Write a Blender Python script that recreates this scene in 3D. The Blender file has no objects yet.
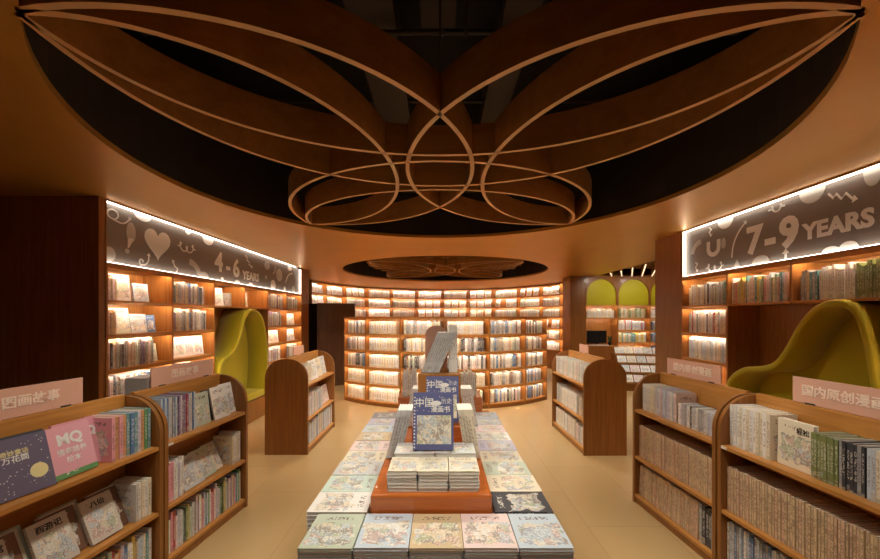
import bpy, math, random
from mathutils import Matrix, Vector
random.seed(7)
PI = math.pi
S = bpy.context.scene
COL = S.collection
H = 1.70      # eye height

# ------------------------------------------------------------------ colours and materials
def lin(c):
    return tuple(((v/12.92) if v <= .04045 else ((v+.055)/1.055)**2.4) for v in c)
def mat(name, col=(.5,.5,.5), rough=.5, metal=0., spec=.5, emit=None, es=0., coat=0., sheen=0.):
    m = bpy.data.materials.new(name); m.use_nodes = True
    b = m.node_tree.nodes['Principled BSDF']
    b.inputs['Base Color'].default_value = (*col, 1)
    b.inputs['Roughness'].default_value = rough
    b.inputs['Metallic'].default_value = metal
    b.inputs['Specular IOR Level'].default_value = spec
    b.inputs['Coat Weight'].default_value = coat
    b.inputs['Sheen Weight'].default_value = sheen
    if emit:
        b.inputs['Emission Color'].default_value = (*emit, 1)
        b.inputs['Emission Strength'].default_value = es
    return m
def nd(m, t, **kw):
    n = m.node_tree.nodes.new(t)
    for k, v in kw.items(): setattr(n, k, v)
    return n
def lk(m, a, b): m.node_tree.links.new(a, b)
def math_n(m, op, a, b=None, c=None, clamp=False):
    n = nd(m, 'ShaderNodeMath', operation=op); n.use_clamp = clamp
    for i, v in enumerate((a, b, c)):
        if v is None: continue
        if isinstance(v, (int, float)): n.inputs[i].default_value = v
        else: lk(m, v, n.inputs[i])
    return n.outputs[0]
def mix_c(m, f, a, b, mode='MIX'):
    n = nd(m, 'ShaderNodeMix', data_type='RGBA', blend_type=mode)
    for i, v in ((0, f), (6, a), (7, b)):
        if isinstance(v, (int, float)): n.inputs[i].default_value = v
        elif isinstance(v, tuple): n.inputs[i].default_value = (*v, 1)
        else: lk(m, v, n.inputs[i])
    return n.outputs[2]

def wood(name, c1, c2, rough=.42, axis='z', scale=1., coat=.12):
    m = mat(name, c1, rough, coat=coat)
    b = m.node_tree.nodes['Principled BSDF']
    tc = nd(m, 'ShaderNodeTexCoord'); mp = nd(m, 'ShaderNodeMapping')
    s = {'z': (22, 22, 1.1), 'y': (22, 1.1, 22), 'x': (1.1, 22, 22)}[axis]
    mp.inputs['Scale'].default_value = tuple(v*scale for v in s)
    lk(m, tc.outputs['Object'], mp.inputs[0])
    n1 = nd(m, 'ShaderNodeTexNoise'); n1.inputs['Scale'].default_value = 1.6; n1.inputs['Detail'].default_value = 6
    n1.inputs['Distortion'].default_value = .6
    lk(m, mp.outputs[0], n1.inputs['Vector'])
    n2 = nd(m, 'ShaderNodeTexNoise'); n2.inputs['Scale'].default_value = 8; n2.inputs['Detail'].default_value = 3
    lk(m, mp.outputs[0], n2.inputs['Vector'])
    f = math_n(m, 'MULTIPLY_ADD', n2.outputs[0], .35, math_n(m, 'MULTIPLY', n1.outputs[0], .8))
    r = nd(m, 'ShaderNodeValToRGB'); r.color_ramp.elements[0].position = .38; r.color_ramp.elements[1].position = .74
    r.color_ramp.elements[0].color = (*c2, 1); r.color_ramp.elements[1].color = (*c1, 1)
    lk(m, f, r.inputs[0]); lk(m, r.outputs[0], b.inputs['Base Color'])
    bp = nd(m, 'ShaderNodeBump'); bp.inputs['Strength'].default_value = .05
    lk(m, f, bp.inputs['Height']); lk(m, bp.outputs[0], b.inputs['Normal'])
    return m

M = {}
M['oak'] = wood('oak_veneer', lin((.73,.50,.25)), lin((.61,.39,.17)))
M['oak_h'] = wood('oak_edge', lin((.79,.55,.27)), lin((.68,.45,.20)), axis='y')
M['oak_end'] = wood('oak_end_panel', lin((.61,.40,.18)), lin((.50,.31,.12)))
M['walnut'] = wood('walnut_wall', lin((.62,.40,.19)), lin((.51,.30,.12)))
M['greywood'] = wood('grey_brown_board', lin((.40,.29,.22)), lin((.31,.22,.165)))
M['orange'] = wood('orange_lacquered_wood', lin((.80,.45,.18)), lin((.70,.35,.12)), rough=.3, axis='x', coat=.4)
M['ribbon'] = wood('bent_plywood', lin((.72,.51,.25)), lin((.62,.41,.18)), axis='x', scale=.3)
M['ribbon_edge'] = mat('plywood_edge', lin((.86,.68,.48)), .45)
M['void'] = mat('black_void', (.006,.005,.005), .9)
M['drum'] = mat('dark_brown_drum', (.022,.013,.008), .75)
M['duct'] = mat('dark_duct', (.035,.02,.014), .6)
M['led'] = mat('warm_led', (1,1,1), emit=(1,.85,.66), es=48)
M['led_far'] = mat('warm_led_far', (1,1,1), emit=(1,.87,.70), es=33)
M['led_back'] = mat('warm_led_back', (1,1,1), emit=(1,.88,.74), es=72)
M['led_w'] = mat('white_led', (1,1,1), emit=(1,.92,.80), es=5)
M['pages'] = mat('paper_pages', lin((.90,.88,.83)), .85)
M['pink'] = mat('pink_acrylic', lin((.86,.67,.58)), .35)
M['pinktext'] = mat('pale_lettering', lin((.97,.88,.80)), .5)
M['signgrey'] = mat('taupe_sign_board', lin((.50,.455,.42)), .6)
M['motif'] = mat('pale_grey_motif', lin((.90,.88,.85)), .6)
M['motif2'] = mat('dim_grey_motif', lin((.74,.71,.67)), .6)
M['white'] = mat('white_paint', (.8,.79,.76), .4)
M['black'] = mat('black_plastic', (.008,.008,.009), .3)
M['glassdark'] = mat('dark_door_glass', (.02,.022,.025), .15)
M['lime'] = mat('olive_lime_panel', lin((.76,.72,.04)), .55)
M['metal'] = mat('dark_metal', (.1,.1,.1), .4, metal=.8)
M['ink_w'] = mat('white_ink', (.85,.84,.8), .6)
M['ink_k'] = mat('black_ink', (.02,.018,.015), .6)
M['ink_y'] = mat('cream_ink', lin((.90,.86,.62)), .6)
M['leaf'] = mat('dark_leaf', (.02,.06,.015), .6)

def fabric(name, c):
    m = mat(name, c, .75, sheen=.2); b = m.node_tree.nodes['Principled BSDF']
    tc = nd(m, 'ShaderNodeTexCoord'); n = nd(m, 'ShaderNodeTexNoise'); n.inputs['Scale'].default_value = 260
    lk(m, tc.outputs['Object'], n.inputs['Vector'])
    lk(m, mix_c(m, n.outputs[0], tuple(v*.8 for v in c), tuple(min(1, v*1.15) for v in c)), b.inputs['Base Color'])
    bp = nd(m, 'ShaderNodeBump'); bp.inputs['Strength'].default_value = .15; bp.inputs['Distance'].default_value = .002
    lk(m, n.outputs[0], bp.inputs['Height']); lk(m, bp.outputs[0], b.inputs['Normal'])
    return m
M['fabric'] = fabric('mustard_green_felt', lin((.73,.67,.03)))

# floor : big warm beige stone tiles
m = M['floor'] = mat('beige_stone_tiles', (.6,.5,.35), .28); b = m.node_tree.nodes['Principled BSDF']
tc = nd(m, 'ShaderNodeTexCoord'); br = nd(m, 'ShaderNodeTexBrick')
br.offset = .5
for k, v in (('Scale', 1.), ('Brick Width', 1.2), ('Row Height', .6), ('Mortar Size', .004), ('Mortar Smooth', .3)): br.inputs[k].default_value = v
br.inputs['Color1'].default_value = (*lin((.75,.64,.45)), 1); br.inputs['Color2'].default_value = (*lin((.72,.605,.42)), 1)
br.inputs['Mortar'].default_value = (*lin((.66,.54,.36)), 1)
mp = nd(m, 'ShaderNodeMapping'); mp.inputs['Rotation'].default_value = (0, 0, PI/2)
lk(m, tc.outputs['Object'], mp.inputs[0]); lk(m, mp.outputs[0], br.inputs['Vector'])
ns = nd(m, 'ShaderNodeTexNoise'); ns.inputs['Scale'].default_value = 1.7; ns.inputs['Detail'].default_value = 7
lk(m, tc.outputs['Object'], ns.inputs['Vector'])
lk(m, mix_c(m, math_n(m, 'MULTIPLY', ns.outputs[0], .35), br.outputs[0], lin((.64,.51,.33))), b.inputs['Base Color'])

# ceiling : champagne gold satin panels
m = M['ceiling'] = mat('champagne_gold_ceiling', lin((.80,.63,.40)), .42, metal=.5, spec=.3); b = m.node_tree.nodes['Principled BSDF']
tc = nd(m, 'ShaderNodeTexCoord'); ns = nd(m, 'ShaderNodeTexNoise'); ns.inputs['Scale'].default_value = 2.2; ns.inputs['Detail'].default_value = 3
lk(m, tc.outputs['Object'], ns.inputs['Vector'])
lk(m, mix_c(m, ns.outputs[0], lin((.80,.59,.27)), lin((.85,.64,.31))), b.inputs['Base Color'])

def cover_mat(name, art=1., full=False, magazine=False, attr=False):
    """printed book cover: the book's own colour as ground, procedural illustration and lettering blocks"""
    m = mat(name, (.5,.5,.5), .42); b = m.node_tree.nodes['Principled BSDF']
    if attr:
        at = {k: nd(m, 'ShaderNodeAttribute', attribute_name=k) for k in ('unit', 'unitn', 'ground', 'seed')}
        P_, N_, base, rnd = at['unit'].outputs['Vector'], at['unitn'].outputs['Vector'], at['ground'].outputs['Color'], at['seed'].outputs['Fac']
    else:
        tc = nd(m, 'ShaderNodeTexCoord'); oi = nd(m, 'ShaderNodeObjectInfo')
        P_, N_, base, rnd = tc.outputs['Object'], tc.outputs['Normal'], oi.outputs['Color'], oi.outputs['Random']
    sp = nd(m, 'ShaderNodeSeparateXYZ'); lk(m, P_, sp.inputs[0])
    sn = nd(m, 'ShaderNodeSeparateXYZ'); lk(m, N_, sn.inputs[0])
    X, Y, Z = sp.outputs
    iscover = math_n(m, 'GREATER_THAN', math_n(m, 'ABSOLUTE', sn.outputs[0]), .5)
    W = math_n(m, 'MULTIPLY', rnd, 91.)
    def flat(sy, sz):
        c = nd(m, 'ShaderNodeCombineXYZ'); lk(m, math_n(m, 'MULTIPLY', Y, sy), c.inputs[1]); lk(m, math_n(m, 'MULTIPLY', Z, sz), c.inputs[2]); return c.outputs[0]
    def noise(vec, det=2):
        n = nd(m, 'ShaderNodeTexNoise', noise_dimensions='4D'); n.inputs['Scale'].default_value = 1; n.inputs['Detail'].default_value = det
        lk(m, vec, n.inputs['Vector']); lk(m, W, n.inputs['W']); return n
    wn = noise(flat(4, 5))
    vo = nd(m, 'ShaderNodeTexVoronoi', voronoi_dimensions='4D'); vo.inputs['Scale'].default_value = 1
    va = nd(m, 'ShaderNodeVectorMath', operation='ADD'); lk(m, flat(5, 6.5), va.inputs[0])
    vs = nd(m, 'ShaderNodeVectorMath', operation='SCALE'); vs.inputs['Scale'].default_value = 3.5; lk(m, wn.outputs['Color'], vs.inputs[0]); lk(m, vs.outputs[0], va.inputs[1])
    lk(m, va.outputs[0], vo.inputs['Vector']); lk(m, W, vo.inputs['W'])
    vb = nd(m, 'ShaderNodeRGBToBW'); lk(m, vo.outputs['Color'], vb.inputs[0])
    ramp = nd(m, 'ShaderNodeValToRGB'); ramp.color_ramp.interpolation = 'CONSTANT'
    cols = [(.0,(.50,.42,.36)), (.26,(.86,.78,.62)), (.36,(.62,.68,.50)), (.44,(.93,.91,.85)), (.52,(.78,.60,.52)), (.60,(.70,.76,.80)), (.70,(.90,.84,.72)), (.80,(.58,.60,.66))]
    while len(ramp.color_ramp.elements) < len(cols): ramp.color_ramp.elements.new(.5)
    for e, (p_, c_) in zip(ramp.color_ramp.elements, cols): e.position = p_; e.color = (*lin(c_), 1)
    lk(m, vb.outputs[0], ramp.inputs[0])
    fine = noise(flat(24, 30), 4)
    art_c = mix_c(m, math_n(m, 'MULTIPLY', math_n(m, 'GREATER_THAN', fine.outputs[0], .56), .75), ramp.outputs[0], lin((.95,.94,.90)))
    art_c = mix_c(m, math_n(m, 'MULTIPLY', math_n(m, 'LESS_THAN', fine.outputs[0], .41), .6), art_c, lin((.33,.27,.24)))
    art_c = mix_c(m, .25, art_c, base)
    art_c = mix_c(m, .15, art_c, lin((.9,.9,.88)))
    wob = math_n(m, 'MULTIPLY_ADD', wn.outputs[0], .44, -.22)
    dy = math_n(m, 'ABSOLUTE', math_n(m, 'SUBTRACT', Y, .5)); dz = math_n(m, 'ABSOLUTE', math_n(m, 'SUBTRACT', Z, .40))
    my = math_n(m, 'LESS_THAN', math_n(m, 'ADD', dy, wob), .43 if full else .35)
    mz = math_n(m, 'LESS_THAN', math_n(m, 'ADD', dz, wob), .29 if full else .25)
    mask = math_n(m, 'MULTIPLY', math_n(m, 'MULTIPLY', my, mz), art)
    lum = nd(m, 'ShaderNodeRGBToBW'); lk(m, base, lum.inputs[0])
    dark_ink = mix_c(m, rnd, lin((.36,.30,.30)), lin((.52,.34,.26)))
    ink = mix_c(m, math_n(m, 'GREATER_THAN', lum.outputs[0], .33), lin((.92,.90,.84)), dark_ink)
    cov = mix_c(m, mask, base, art_c)
    tz = math_n(m, 'LESS_THAN', math_n(m, 'ABSOLUTE', math_n(m, 'SUBTRACT', Z, .85)), .05)
    ty = math_n(m, 'LESS_THAN', dy, .30)
    tn = noise(flat(20, 22))
    title = math_n(m, 'MULTIPLY', math_n(m, 'MULTIPLY', tz, ty), math_n(m, 'GREATER_THAN', tn.outputs[0], .53))
    cov = mix_c(m, math_n(m, 'MULTIPLY', title, .8*art), cov, ink)
    cb = nd(m, 'ShaderNodeCombineXYZ'); lk(m, math_n(m, 'MULTIPLY', Z, 30), cb.inputs[2]); lk(m, math_n(m, 'MULTIPLY', X, 2.5), cb.inputs[0])
    snz = noise(cb.outputs[0])
    sx = math_n(m, 'LESS_THAN', math_n(m, 'ABSOLUTE', math_n(m, 'SUBTRACT', X, .5)), .3)
    sz = math_n(m, 'LESS_THAN', math_n(m, 'ABSOLUTE', math_n(m, 'SUBTRACT', Z, .56)), .3)
    sm = math_n(m, 'MULTIPLY', math_n(m, 'MULTIPLY', sx, sz), math_n(m, 'GREATER_THAN', snz.outputs[0], .5))
    spine = mix_c(m, math_n(m, 'MULTIPLY', sm, .5), base, ink)
    foot = math_n(m, 'LESS_THAN', Z, math_n(m, 'MULTIPLY', math_n(m, 'FRACT', math_n(m, 'MULTIPLY', rnd, 7.3)), .22))
    spine = mix_c(m, math_n(m, 'MULTIPLY', foot, .15 if magazine else .4), spine, ramp.outputs[0])
    if magazine:
        bw = noise(flat(2, 7), 3)
        spine = mix_c(m, math_n(m, 'MULTIPLY', math_n(m, 'GREATER_THAN', bw.outputs[0], .53), .28), spine, lin((.50,.36,.29)))
        edge = math_n(m, 'GREATER_THAN', math_n(m, 'ABSOLUTE', math_n(m, 'SUBTRACT', X, .5)), .40)  # shade of the gaps between spines, put into the spine colour
        spine = mix_c(m, math_n(m, 'MULTIPLY', edge, .75), spine, lin((.33,.22,.17)))
    lk(m, mix_c(m, iscover, spine, cov), b.inputs['Base Color'])
    return m
M['cover'] = cover_mat('printed_cover')
M['cover_full'] = cover_mat('illustrated_cover', full=True)
M['cover_plain'] = cover_mat('plain_cover', art=.0)
M['cover_mag'] = cover_mat('comic_cover', magazine=True)
M['cover_stuff'] = cover_mat('printed_covers_of_many', attr=True)

PAL = {k: lin(v) for k, v in {
 'white': (.93,.92,.89), 'cream': (.92,.88,.78), 'pale grey': (.80,.80,.79), 'grey': (.60,.60,.60), 'charcoal': (.27,.27,.29),
 'pale blue': (.78,.83,.87), 'blue': (.36,.50,.68), 'navy': (.20,.25,.42), 'teal': (.40,.58,.60), 'green': (.40,.60,.38),
 'sage green': (.76,.80,.72), 'olive green': (.50,.54,.33), 'yellow': (.88,.78,.40), 'orange': (.82,.60,.42), 'red': (.70,.28,.26),
 'pink': (.88,.62,.66), 'pale pink': (.91,.83,.81), 'purple': (.55,.45,.62), 'brown': (.48,.34,.26), 'tan': (.82,.73,.58),
 'buff': (.88,.78,.63), 'pinkish beige': (.88,.75,.63), 'lavender': (.80,.78,.85), 'mint': (.80,.87,.82)}.items()}
MIX_WALL = ['white']*5+['pale grey']*3+['cream']*3+['grey']*2+['pale blue']*2+['charcoal','blue','pale pink','tan','brown','purple','teal','sage green','pale pink']
MIX_FAR = ['white']*8+['cream']*3+['pale grey']*3+['pale blue','pale pink','mint']
MIX_COUNTER = ['white']*4+['cream']*2+['pale grey']*4+['grey']*5+['charcoal','blue']+['pale blue','charcoal','sage green','pale pink','tan','brown']
MIX_KIDS = ['yellow','green','sage green','blue','pale blue','white','cream','pink','purple','red','orange','lavender','grey','charcoal','teal','tan']
MIX_MAG = ['buff']*4+['pinkish beige']*3+['tan']

# ------------------------------------------------------------------ mesh builder
class MB:
    def __init__(s): s.v = []; s.f = []; s.m = []; s.sm = []
    def add(s, vs, fs, mi=0, smooth=False):
        o = len(s.v); s.v += [tuple(v) for v in vs]
        for f in fs: s.f.append([i+o for i in f]); s.m.append(mi); s.sm.append(smooth)
    def box(s, x0, x1, y0, y1, z0, z1, mi=0):
        vs = [(x0,y0,z0),(x1,y0,z0),(x1,y1,z0),(x0,y1,z0),(x0,y0,z1),(x1,y0,z1),(x1,y1,z1),(x0,y1,z1)]
        s.add(vs, [(0,3,2,1),(4,5,6,7),(0,1,5,4),(1,2,6,5),(2,3,7,6),(3,0,4,7)], mi); return s
    def prism(s, pts, axis, a, b, mi=0, smooth=False, caps=True):
        n = len(pts)
        def P(p, t): return (t, p[0], p[1]) if axis == 'x' else (p[0], t, p[1]) if axis == 'y' else (p[0], p[1], t)
        vs = [P(p, a) for p in pts]+[P(p, b) for p in pts]
        s.add(vs, [(i, (i+1) % n, (i+1) % n+n, i+n) for i in range(n)], mi, smooth)
        if caps: s.add(vs, [tuple(range(n))[::-1], tuple(range(n, 2*n))], mi)
        return s
    def arc(s, cx, cy, r0, r1, a0, a1, z0, z1, n=12, mi=0, mtop=None):
        """solid ring sector"""
        vs = []
        for i in range(n+1):
            t = a0+(a1-a0)*i/n; c, q = math.sin(t), math.cos(t)
            for r in (r0, r1):
                for z in (z0, z1): vs.append((cx+r*c, cy+r*q, z))
        fs = []
        for i in range(n):
            k = i*4; l = k+4
            fs += [(k, k+1, l+1, l), (k+2, l+2, l+3, k+3), (k, l, l+2, k+2), (k+1, k+3, l+3, l+1)]
        fs += [(0, 2, 3, 1), (n*4, n*4+1, n*4+3, n*4+2)]
        s.add(vs, fs, mi); return s
    def tube(s, pts, r, n=8, mi=0):
        pts = [Vector(p) for p in pts]; rings = []
        for i, p in enumerate(pts):
            d = (pts[min(i+1, len(pts)-1)]-pts[max(i-1, 0)]).normalized()
            u = d.cross(Vector((0,0,1)));  u = u if u.length > 1e-3 else d.cross(Vector((1,0,0))); u.normalize(); w = d.cross(u)
            rings.append([p+u*(r*math.cos(2*PI*k/n))+w*(r*math.sin(2*PI*k/n)) for k in range(n)])
        vs = [v for R in rings for v in R]; fs = []
        for i in range(len(pts)-1):
            for k in range(n): fs.append((i*n+k, i*n+(k+1) % n, (i+1)*n+(k+1) % n, (i+1)*n+k))
        fs += [tuple(range(n)), tuple(range((len(pts)-1)*n, len(pts)*n))[::-1]]
        s.add(vs, fs, mi, True); return s
    def mesh(s, name, mats):
        me = bpy.data.meshes.new(name); me.from_pydata(s.v, [], s.f)
        for m_ in (mats if isinstance(mats, (list, tuple)) else [mats]): me.materials.append(m_)
        me.polygons.foreach_set('material_index', s.m); me.polygons.foreach_set('use_smooth', s.sm)
        import bmesh
        bm = bmesh.new(); bm.from_mesh(me); bmesh.ops.recalc_face_normals(bm, faces=bm.faces); bm.to_mesh(me); bm.free()
        me.update(); return me
    def build(s, name, mats, parent=None, bevel=0, label=None):
        o = bpy.data.objects.new(name, s.mesh(name, mats)); COL.objects.link(o)
        if parent: o.parent = parent
        if label: o['label'] = label
        if bevel:
            md = o.modifiers.new('bevel', 'BEVEL'); md.width = bevel; md.segments = 2; md.limit_method = 'ANGLE'
        return o
def box(name, m_, x0, x1, y0, y1, z0, z1, parent=None, bevel=0, label=None):
    return MB().box(x0, x1, y0, y1, z0, z1).build(name, m_, parent, bevel, label)
def tag(o, label, cat, group=None):
    o['label'] = label; o['category'] = cat
    if group: o['group'] = group
    return o
def struct(o): o['kind'] = 'structure'; return o
def empty(name, label, cat, loc=(0,0,0), rz=0, group=None):
    o = bpy.data.objects.new(name, None); COL.objects.link(o); o.empty_display_size = .1
    o.location = loc; o.rotation_euler = (0, 0, rz)
    return tag(o, label, cat, group)
def frame(loc, rz): return Matrix.Translation(loc) @ Matrix.Rotation(rz, 4, 'Z')

_txt = {}
def text_mesh(body, size, ext=.0015, off=0., bold=False):
    k = (body, size, ext, off)
    if k in _txt: return _txt[k]
    cu = bpy.data.curves.new('t', 'FONT'); cu.body = body; cu.size = size; cu.extrude = ext; cu.offset = off
    cu.align_x = 'CENTER'; cu.align_y = 'CENTER'; cu.resolution_u = 3
    ob = bpy.data.objects.new('t', cu); COL.objects.link(ob)
    dg = bpy.context.evaluated_depsgraph_get(); dg.update()
    me = bpy.data.meshes.new_from_object(ob.evaluated_get(dg))
    bpy.data.objects.remove(ob); bpy.data.curves.remove(cu)
    _txt[k] = me; return me
def lettering(body, size, m_, parent, mtx, off=0., label=None, ext=.0015, name='lettering'):
    me = text_mesh(body, size, ext, off).copy(); me.materials.clear(); me.materials.append(m_)
    o = bpy.data.objects.new(name, me); COL.objects.link(o); o.parent = parent; o.matrix_local = mtx
    if label: o['label'] = label
    return o
def axes(ex, ey, ez, loc):
    """matrix whose columns are the images of the unit axes"""
    m_ = Matrix.Identity(4)
    for i, a in enumerate((ex, ey, ez, loc)):
        for r in range(3): m_[r][i] = a[r]
    return m_

# ------------------------------------------------------------------ books
def book_mb(cover=True, pages=True):
    mb = MB()
    if cover:
        mb.box(0, .07, 0, 1, 0, 1); mb.box(.93, 1, 0, 1, 0, 1); mb.box(.07, .93, 0, .03, 0, 1)
    if pages: mb.box(.07, .93, .03, .975, .012, .988, 1 if cover else 0)
    return mb
BOOK = {k: book_mb().mesh('book', [M[k], M['pages']]) for k in ('cover', 'cover_full', 'cover_plain', 'cover_mag')}
COVER_ONLY = {k: book_mb(pages=False).mesh('book_cover', [M[k]]) for k in ('cover', 'cover_full', 'cover_plain')}
PAGE_ONLY = book_mb(cover=False).mesh('page_block', [M['pages']])
def jit(c, a=.06):
    k = 1+random.uniform(-a, a); return tuple(min(.95, v*k) for v in c)
def book(fr, pos, R, dims, colname, label, group=None, name='picture_book', kind='cover', big=False):
    """R maps the unit book's axes (thickness, width, height) into the frame"""
    mtx = fr @ Matrix.Translation(pos) @ R @ Matrix.Diagonal((*dims, 1))
    me = (COVER_ONLY if big else BOOK)[kind]
    o = bpy.data.objects.new(name, me); COL.objects.link(o)
    l, r, s = mtx.decompose(); o.location = l; o.rotation_mode = 'QUATERNION'; o.rotation_quaternion = r; o.scale = s
    o.color = (*jit(PAL[colname]), 1)
    tag(o, label, 'book', group)
    if big:
        p = bpy.data.objects.new('page_block', PAGE_ONLY); COL.objects.link(p); p.parent = o
    return o
SPINE = Matrix.Rotation(-PI/2, 4, 'Z')           # spine towards the viewer
FACE = Matrix.Rotation(PI, 4, 'Z')               # front cover towards the viewer
FLAT = axes((0,0,1), (1,0,0), (0,1,0), (0,0,0))  # lying, cover up, read from the near side
FLATR = axes((0,0,1), (0,-1,0), (1,0,0), (0,0,0))
FLATL = axes((0,0,1), (0,1,0), (-1,0,0), (0,0,0))
def row(fr, s0, s1, z, dep, hgt, thk, pal, where, noun='thin book', x0=.03, lean=0., leanp=0., name='paperback_book', kind='cover', fill=1., hjit=.03, seq=None, limit=None):
    """books standing side by side from s0 to s1, left to right as the viewer sees them"""
    s = s0; n = 0; end = s0+(s1-s0)*fill; out = []
    while True:
        t = random.uniform(*thk); h = hgt+random.uniform(-hjit, hjit); L = lean
        if leanp and random.random() < leanp: L = random.choice((-1, 1))*random.uniform(.04, .12)
        if s+t+abs(math.sin(L))*h*(1 if s == s0 or s+t*2 > end else 0) > end: break
        c = seq[n % len(seq)] if seq else random.choice(pal)
        d = dep+random.uniform(-.01, .01)
        R = Matrix.Rotation(L, 4, 'X') @ SPINE
        out.append(book(fr, (x0+random.uniform(0, .008), -s-(0 if L >= 0 else 0), z+.001+(t*math.sin(L) if L > 0 else 0)), R, (t, d, h), c,
             f'{c} {noun} {where}', f'{c} books {where}'[:70], name, kind))
        s += t/max(.3, math.cos(L))+.0008; n += 1
    return out
def faceout(fr, s, z, w, h, t, c, label, a=.14, x0=.10, name='picture_book', kind='cover_full', big=False, group=None, yaw=0.):
    R = Matrix.Rotation(yaw, 4, 'Z') @ Matrix.Rotation(a, 4, 'Y') @ FACE
    return book(fr, (x0, -s, z+.001), R, (t, w, h), c, label, group, name, kind, big)
def put_text(bk, body, size, m_, v, off=.0004, u=.5, ext=.0006):
    """printed words on the front cover of a book; v = height fraction, u = across"""
    sx, sy, sz = bk.scale
    # local cover plane : x = 1, right = +y, up = +z ; undo the book's scale
    loc = (1+.0012/sx, u, v)
    m_t = axes((0, 1/sy, 0), (0, 0, 1/sz), (1/sx, 0, 0), loc)
    return lettering(body, size, m_, bk, m_t, off=off, ext=ext, name='title')

# ------------------------------------------------------------------ room shell
CE = 2.80
FL = struct(box('floor', M['floor'], -8, 8, -2, 16, -.05, 0))
C1, R1 = (0, 2.94), 2.21
C2, R2 = (.12, 9.05), 2.42
def holed(mb, x0, x1, y0, y1, c, r, z0, z1, n=96):
    A = [math.atan2(dy, dx) for dx, dy in ((x1-c[0], y1-c[1]), (x0-c[0], y1-c[1]), (x0-c[0], y0-c[1]), (x1-c[0], y0-c[1]))]
    an = sorted(set([round(-PI+2*PI*i/n, 6) for i in range(n)]+[round(a, 6) for a in A]))
    ins, out = [], []
    for a in an:
        dx, dy = math.cos(a), math.sin(a)
        t = min([((x1 if dx > 0 else x0)-c[0])/dx if abs(dx) > 1e-6 else 1e9, ((y1 if dy > 0 else y0)-c[1])/dy if abs(dy) > 1e-6 else 1e9])
        ins.append((c[0]+r*dx, c[1]+r*dy)); out.append((c[0]+t*dx, c[1]+t*dy))
    k = len(an); vs = [(x, y, z0) for x, y in ins]+[(x, y, z0) for x, y in out]+[(x, y, z1) for x, y in ins]+[(x, y, z1) for x, y in out]
    fs = []
    for i in range(k):
        j = (i+1) % k
        fs += [(i, j, j+k, i+k), (i+2*k, i+3*k, j+3*k, j+2*k), (i, i+2*k, j+2*k, j), (i+k, j+k, j+3*k, i+3*k)]
    mb.add(vs, fs)
cb = MB()
holed(cb, -8, 4.2, -2, 6.2, C1, R1, CE, CE+.04)
holed(cb, -8, 4.2, 6.2, 16, C2, R2, CE, CE+.04)
cb.box(4.2, 8, -2, 6.2, CE, CE+.04); cb.box(4.2, 8, 10.0, 16, CE, CE+.04)
struct(cb.build('ceiling', M['ceiling']))
# black plenum above
for i, (c, r, top) in enumerate(((C1, R1+.02, 4.3), (C2, R2+.02, 3.6))):
    mb = MB(); mb.arc(c[0], c[1], r, r+.03, 0, 2*PI, CE+.041, CE+.62, 72)
    struct(mb.build('trim_%d' % (i+1), M['drum']))
pl = MB()
pl.box(-8, 8, -2, 16, 4.3, 4.34); pl.box(-8.04, -8, -2, 16, CE+.05, 4.3); pl.box(8, 8.04, -2, 16, CE+.05, 4.3); pl.box(-8, 8, -2.04, -2, CE+.05, 4.3); pl.box(-8, 8, 16, 16.04, CE+.05, 4.3)
o = pl.build('ceiling', M['void']); struct(o)
struct(box('wall_rear', M['walnut'], -8, 8, -2.05, -2.0, 0, CE))
struct(box('wall_left', M['walnut'], -3.56, -3.46, 3.42, 8.75, 0, CE))
struct(box('wall_front_left', M['walnut'], -8, -3.10, 3.36, 3.42, 0, CE))
struct(box('wall_outer_left', M['walnut'], -8.05, -8, -2, 16, 0, CE))
struct(box('wall_right', M['walnut'], 3.46, 3.56, .2, 5.35, 0, CE))
struct(box('wall_outer_right', M['walnut'], 8, 8.05, -2, 16, 0, CE))
struct(box('wall_back', M['walnut'], -8, 8, 15.9, 15.95, 0, CE))
struct(box('trim_3', M['oak_end'], 3.10, 3.46, 4.765, 5.33, 0, CE-.002))
struct(box('trim_4', M['oak_end'], -3.46, -3.10, 8.30, 8.74, 0, CE-.002))
struct(box('trim_5', M['oak'], -3.10, -3.02, 3.37, 3.42, 0, CE-.002)) if False else None
struct(box('trim_6', M['oak_end'], 3.50, 3.90, 9.92, 10.55, 0, CE-.002))
struct(box('wall_back_right', M['walnut'], 3.91, 8, 10.32, 10.38, 0, 2.99))
# dark glass door and low board partition at the far left
d = struct(box('door_1', M['glassdark'], -3.44, -3.02, 9.30, 9.34, 0, 2.04)); 
box('door_handle', M['metal'], -3.08, -3.06, 9.27, 9.30, .95, 1.35, d)
mb = MB()
pts = []
for i in range(13):
    t = i/12; x = -3.02+.86*t; pts.append((x, 9.08+.30*t*t))
for i in range(12, -1, -1):
    t = i/12; x = -3.02+.86*t; pts.append((x, 9.14+.30*t*t))
mb.prism(pts, 'z', 0, 2.04)
tag(mb.build('wooden_partition', M['greywood'], None, .004), 'grey-brown wooden partition screen with grain, at the far left beside the dark glass door', 'partition')

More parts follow.
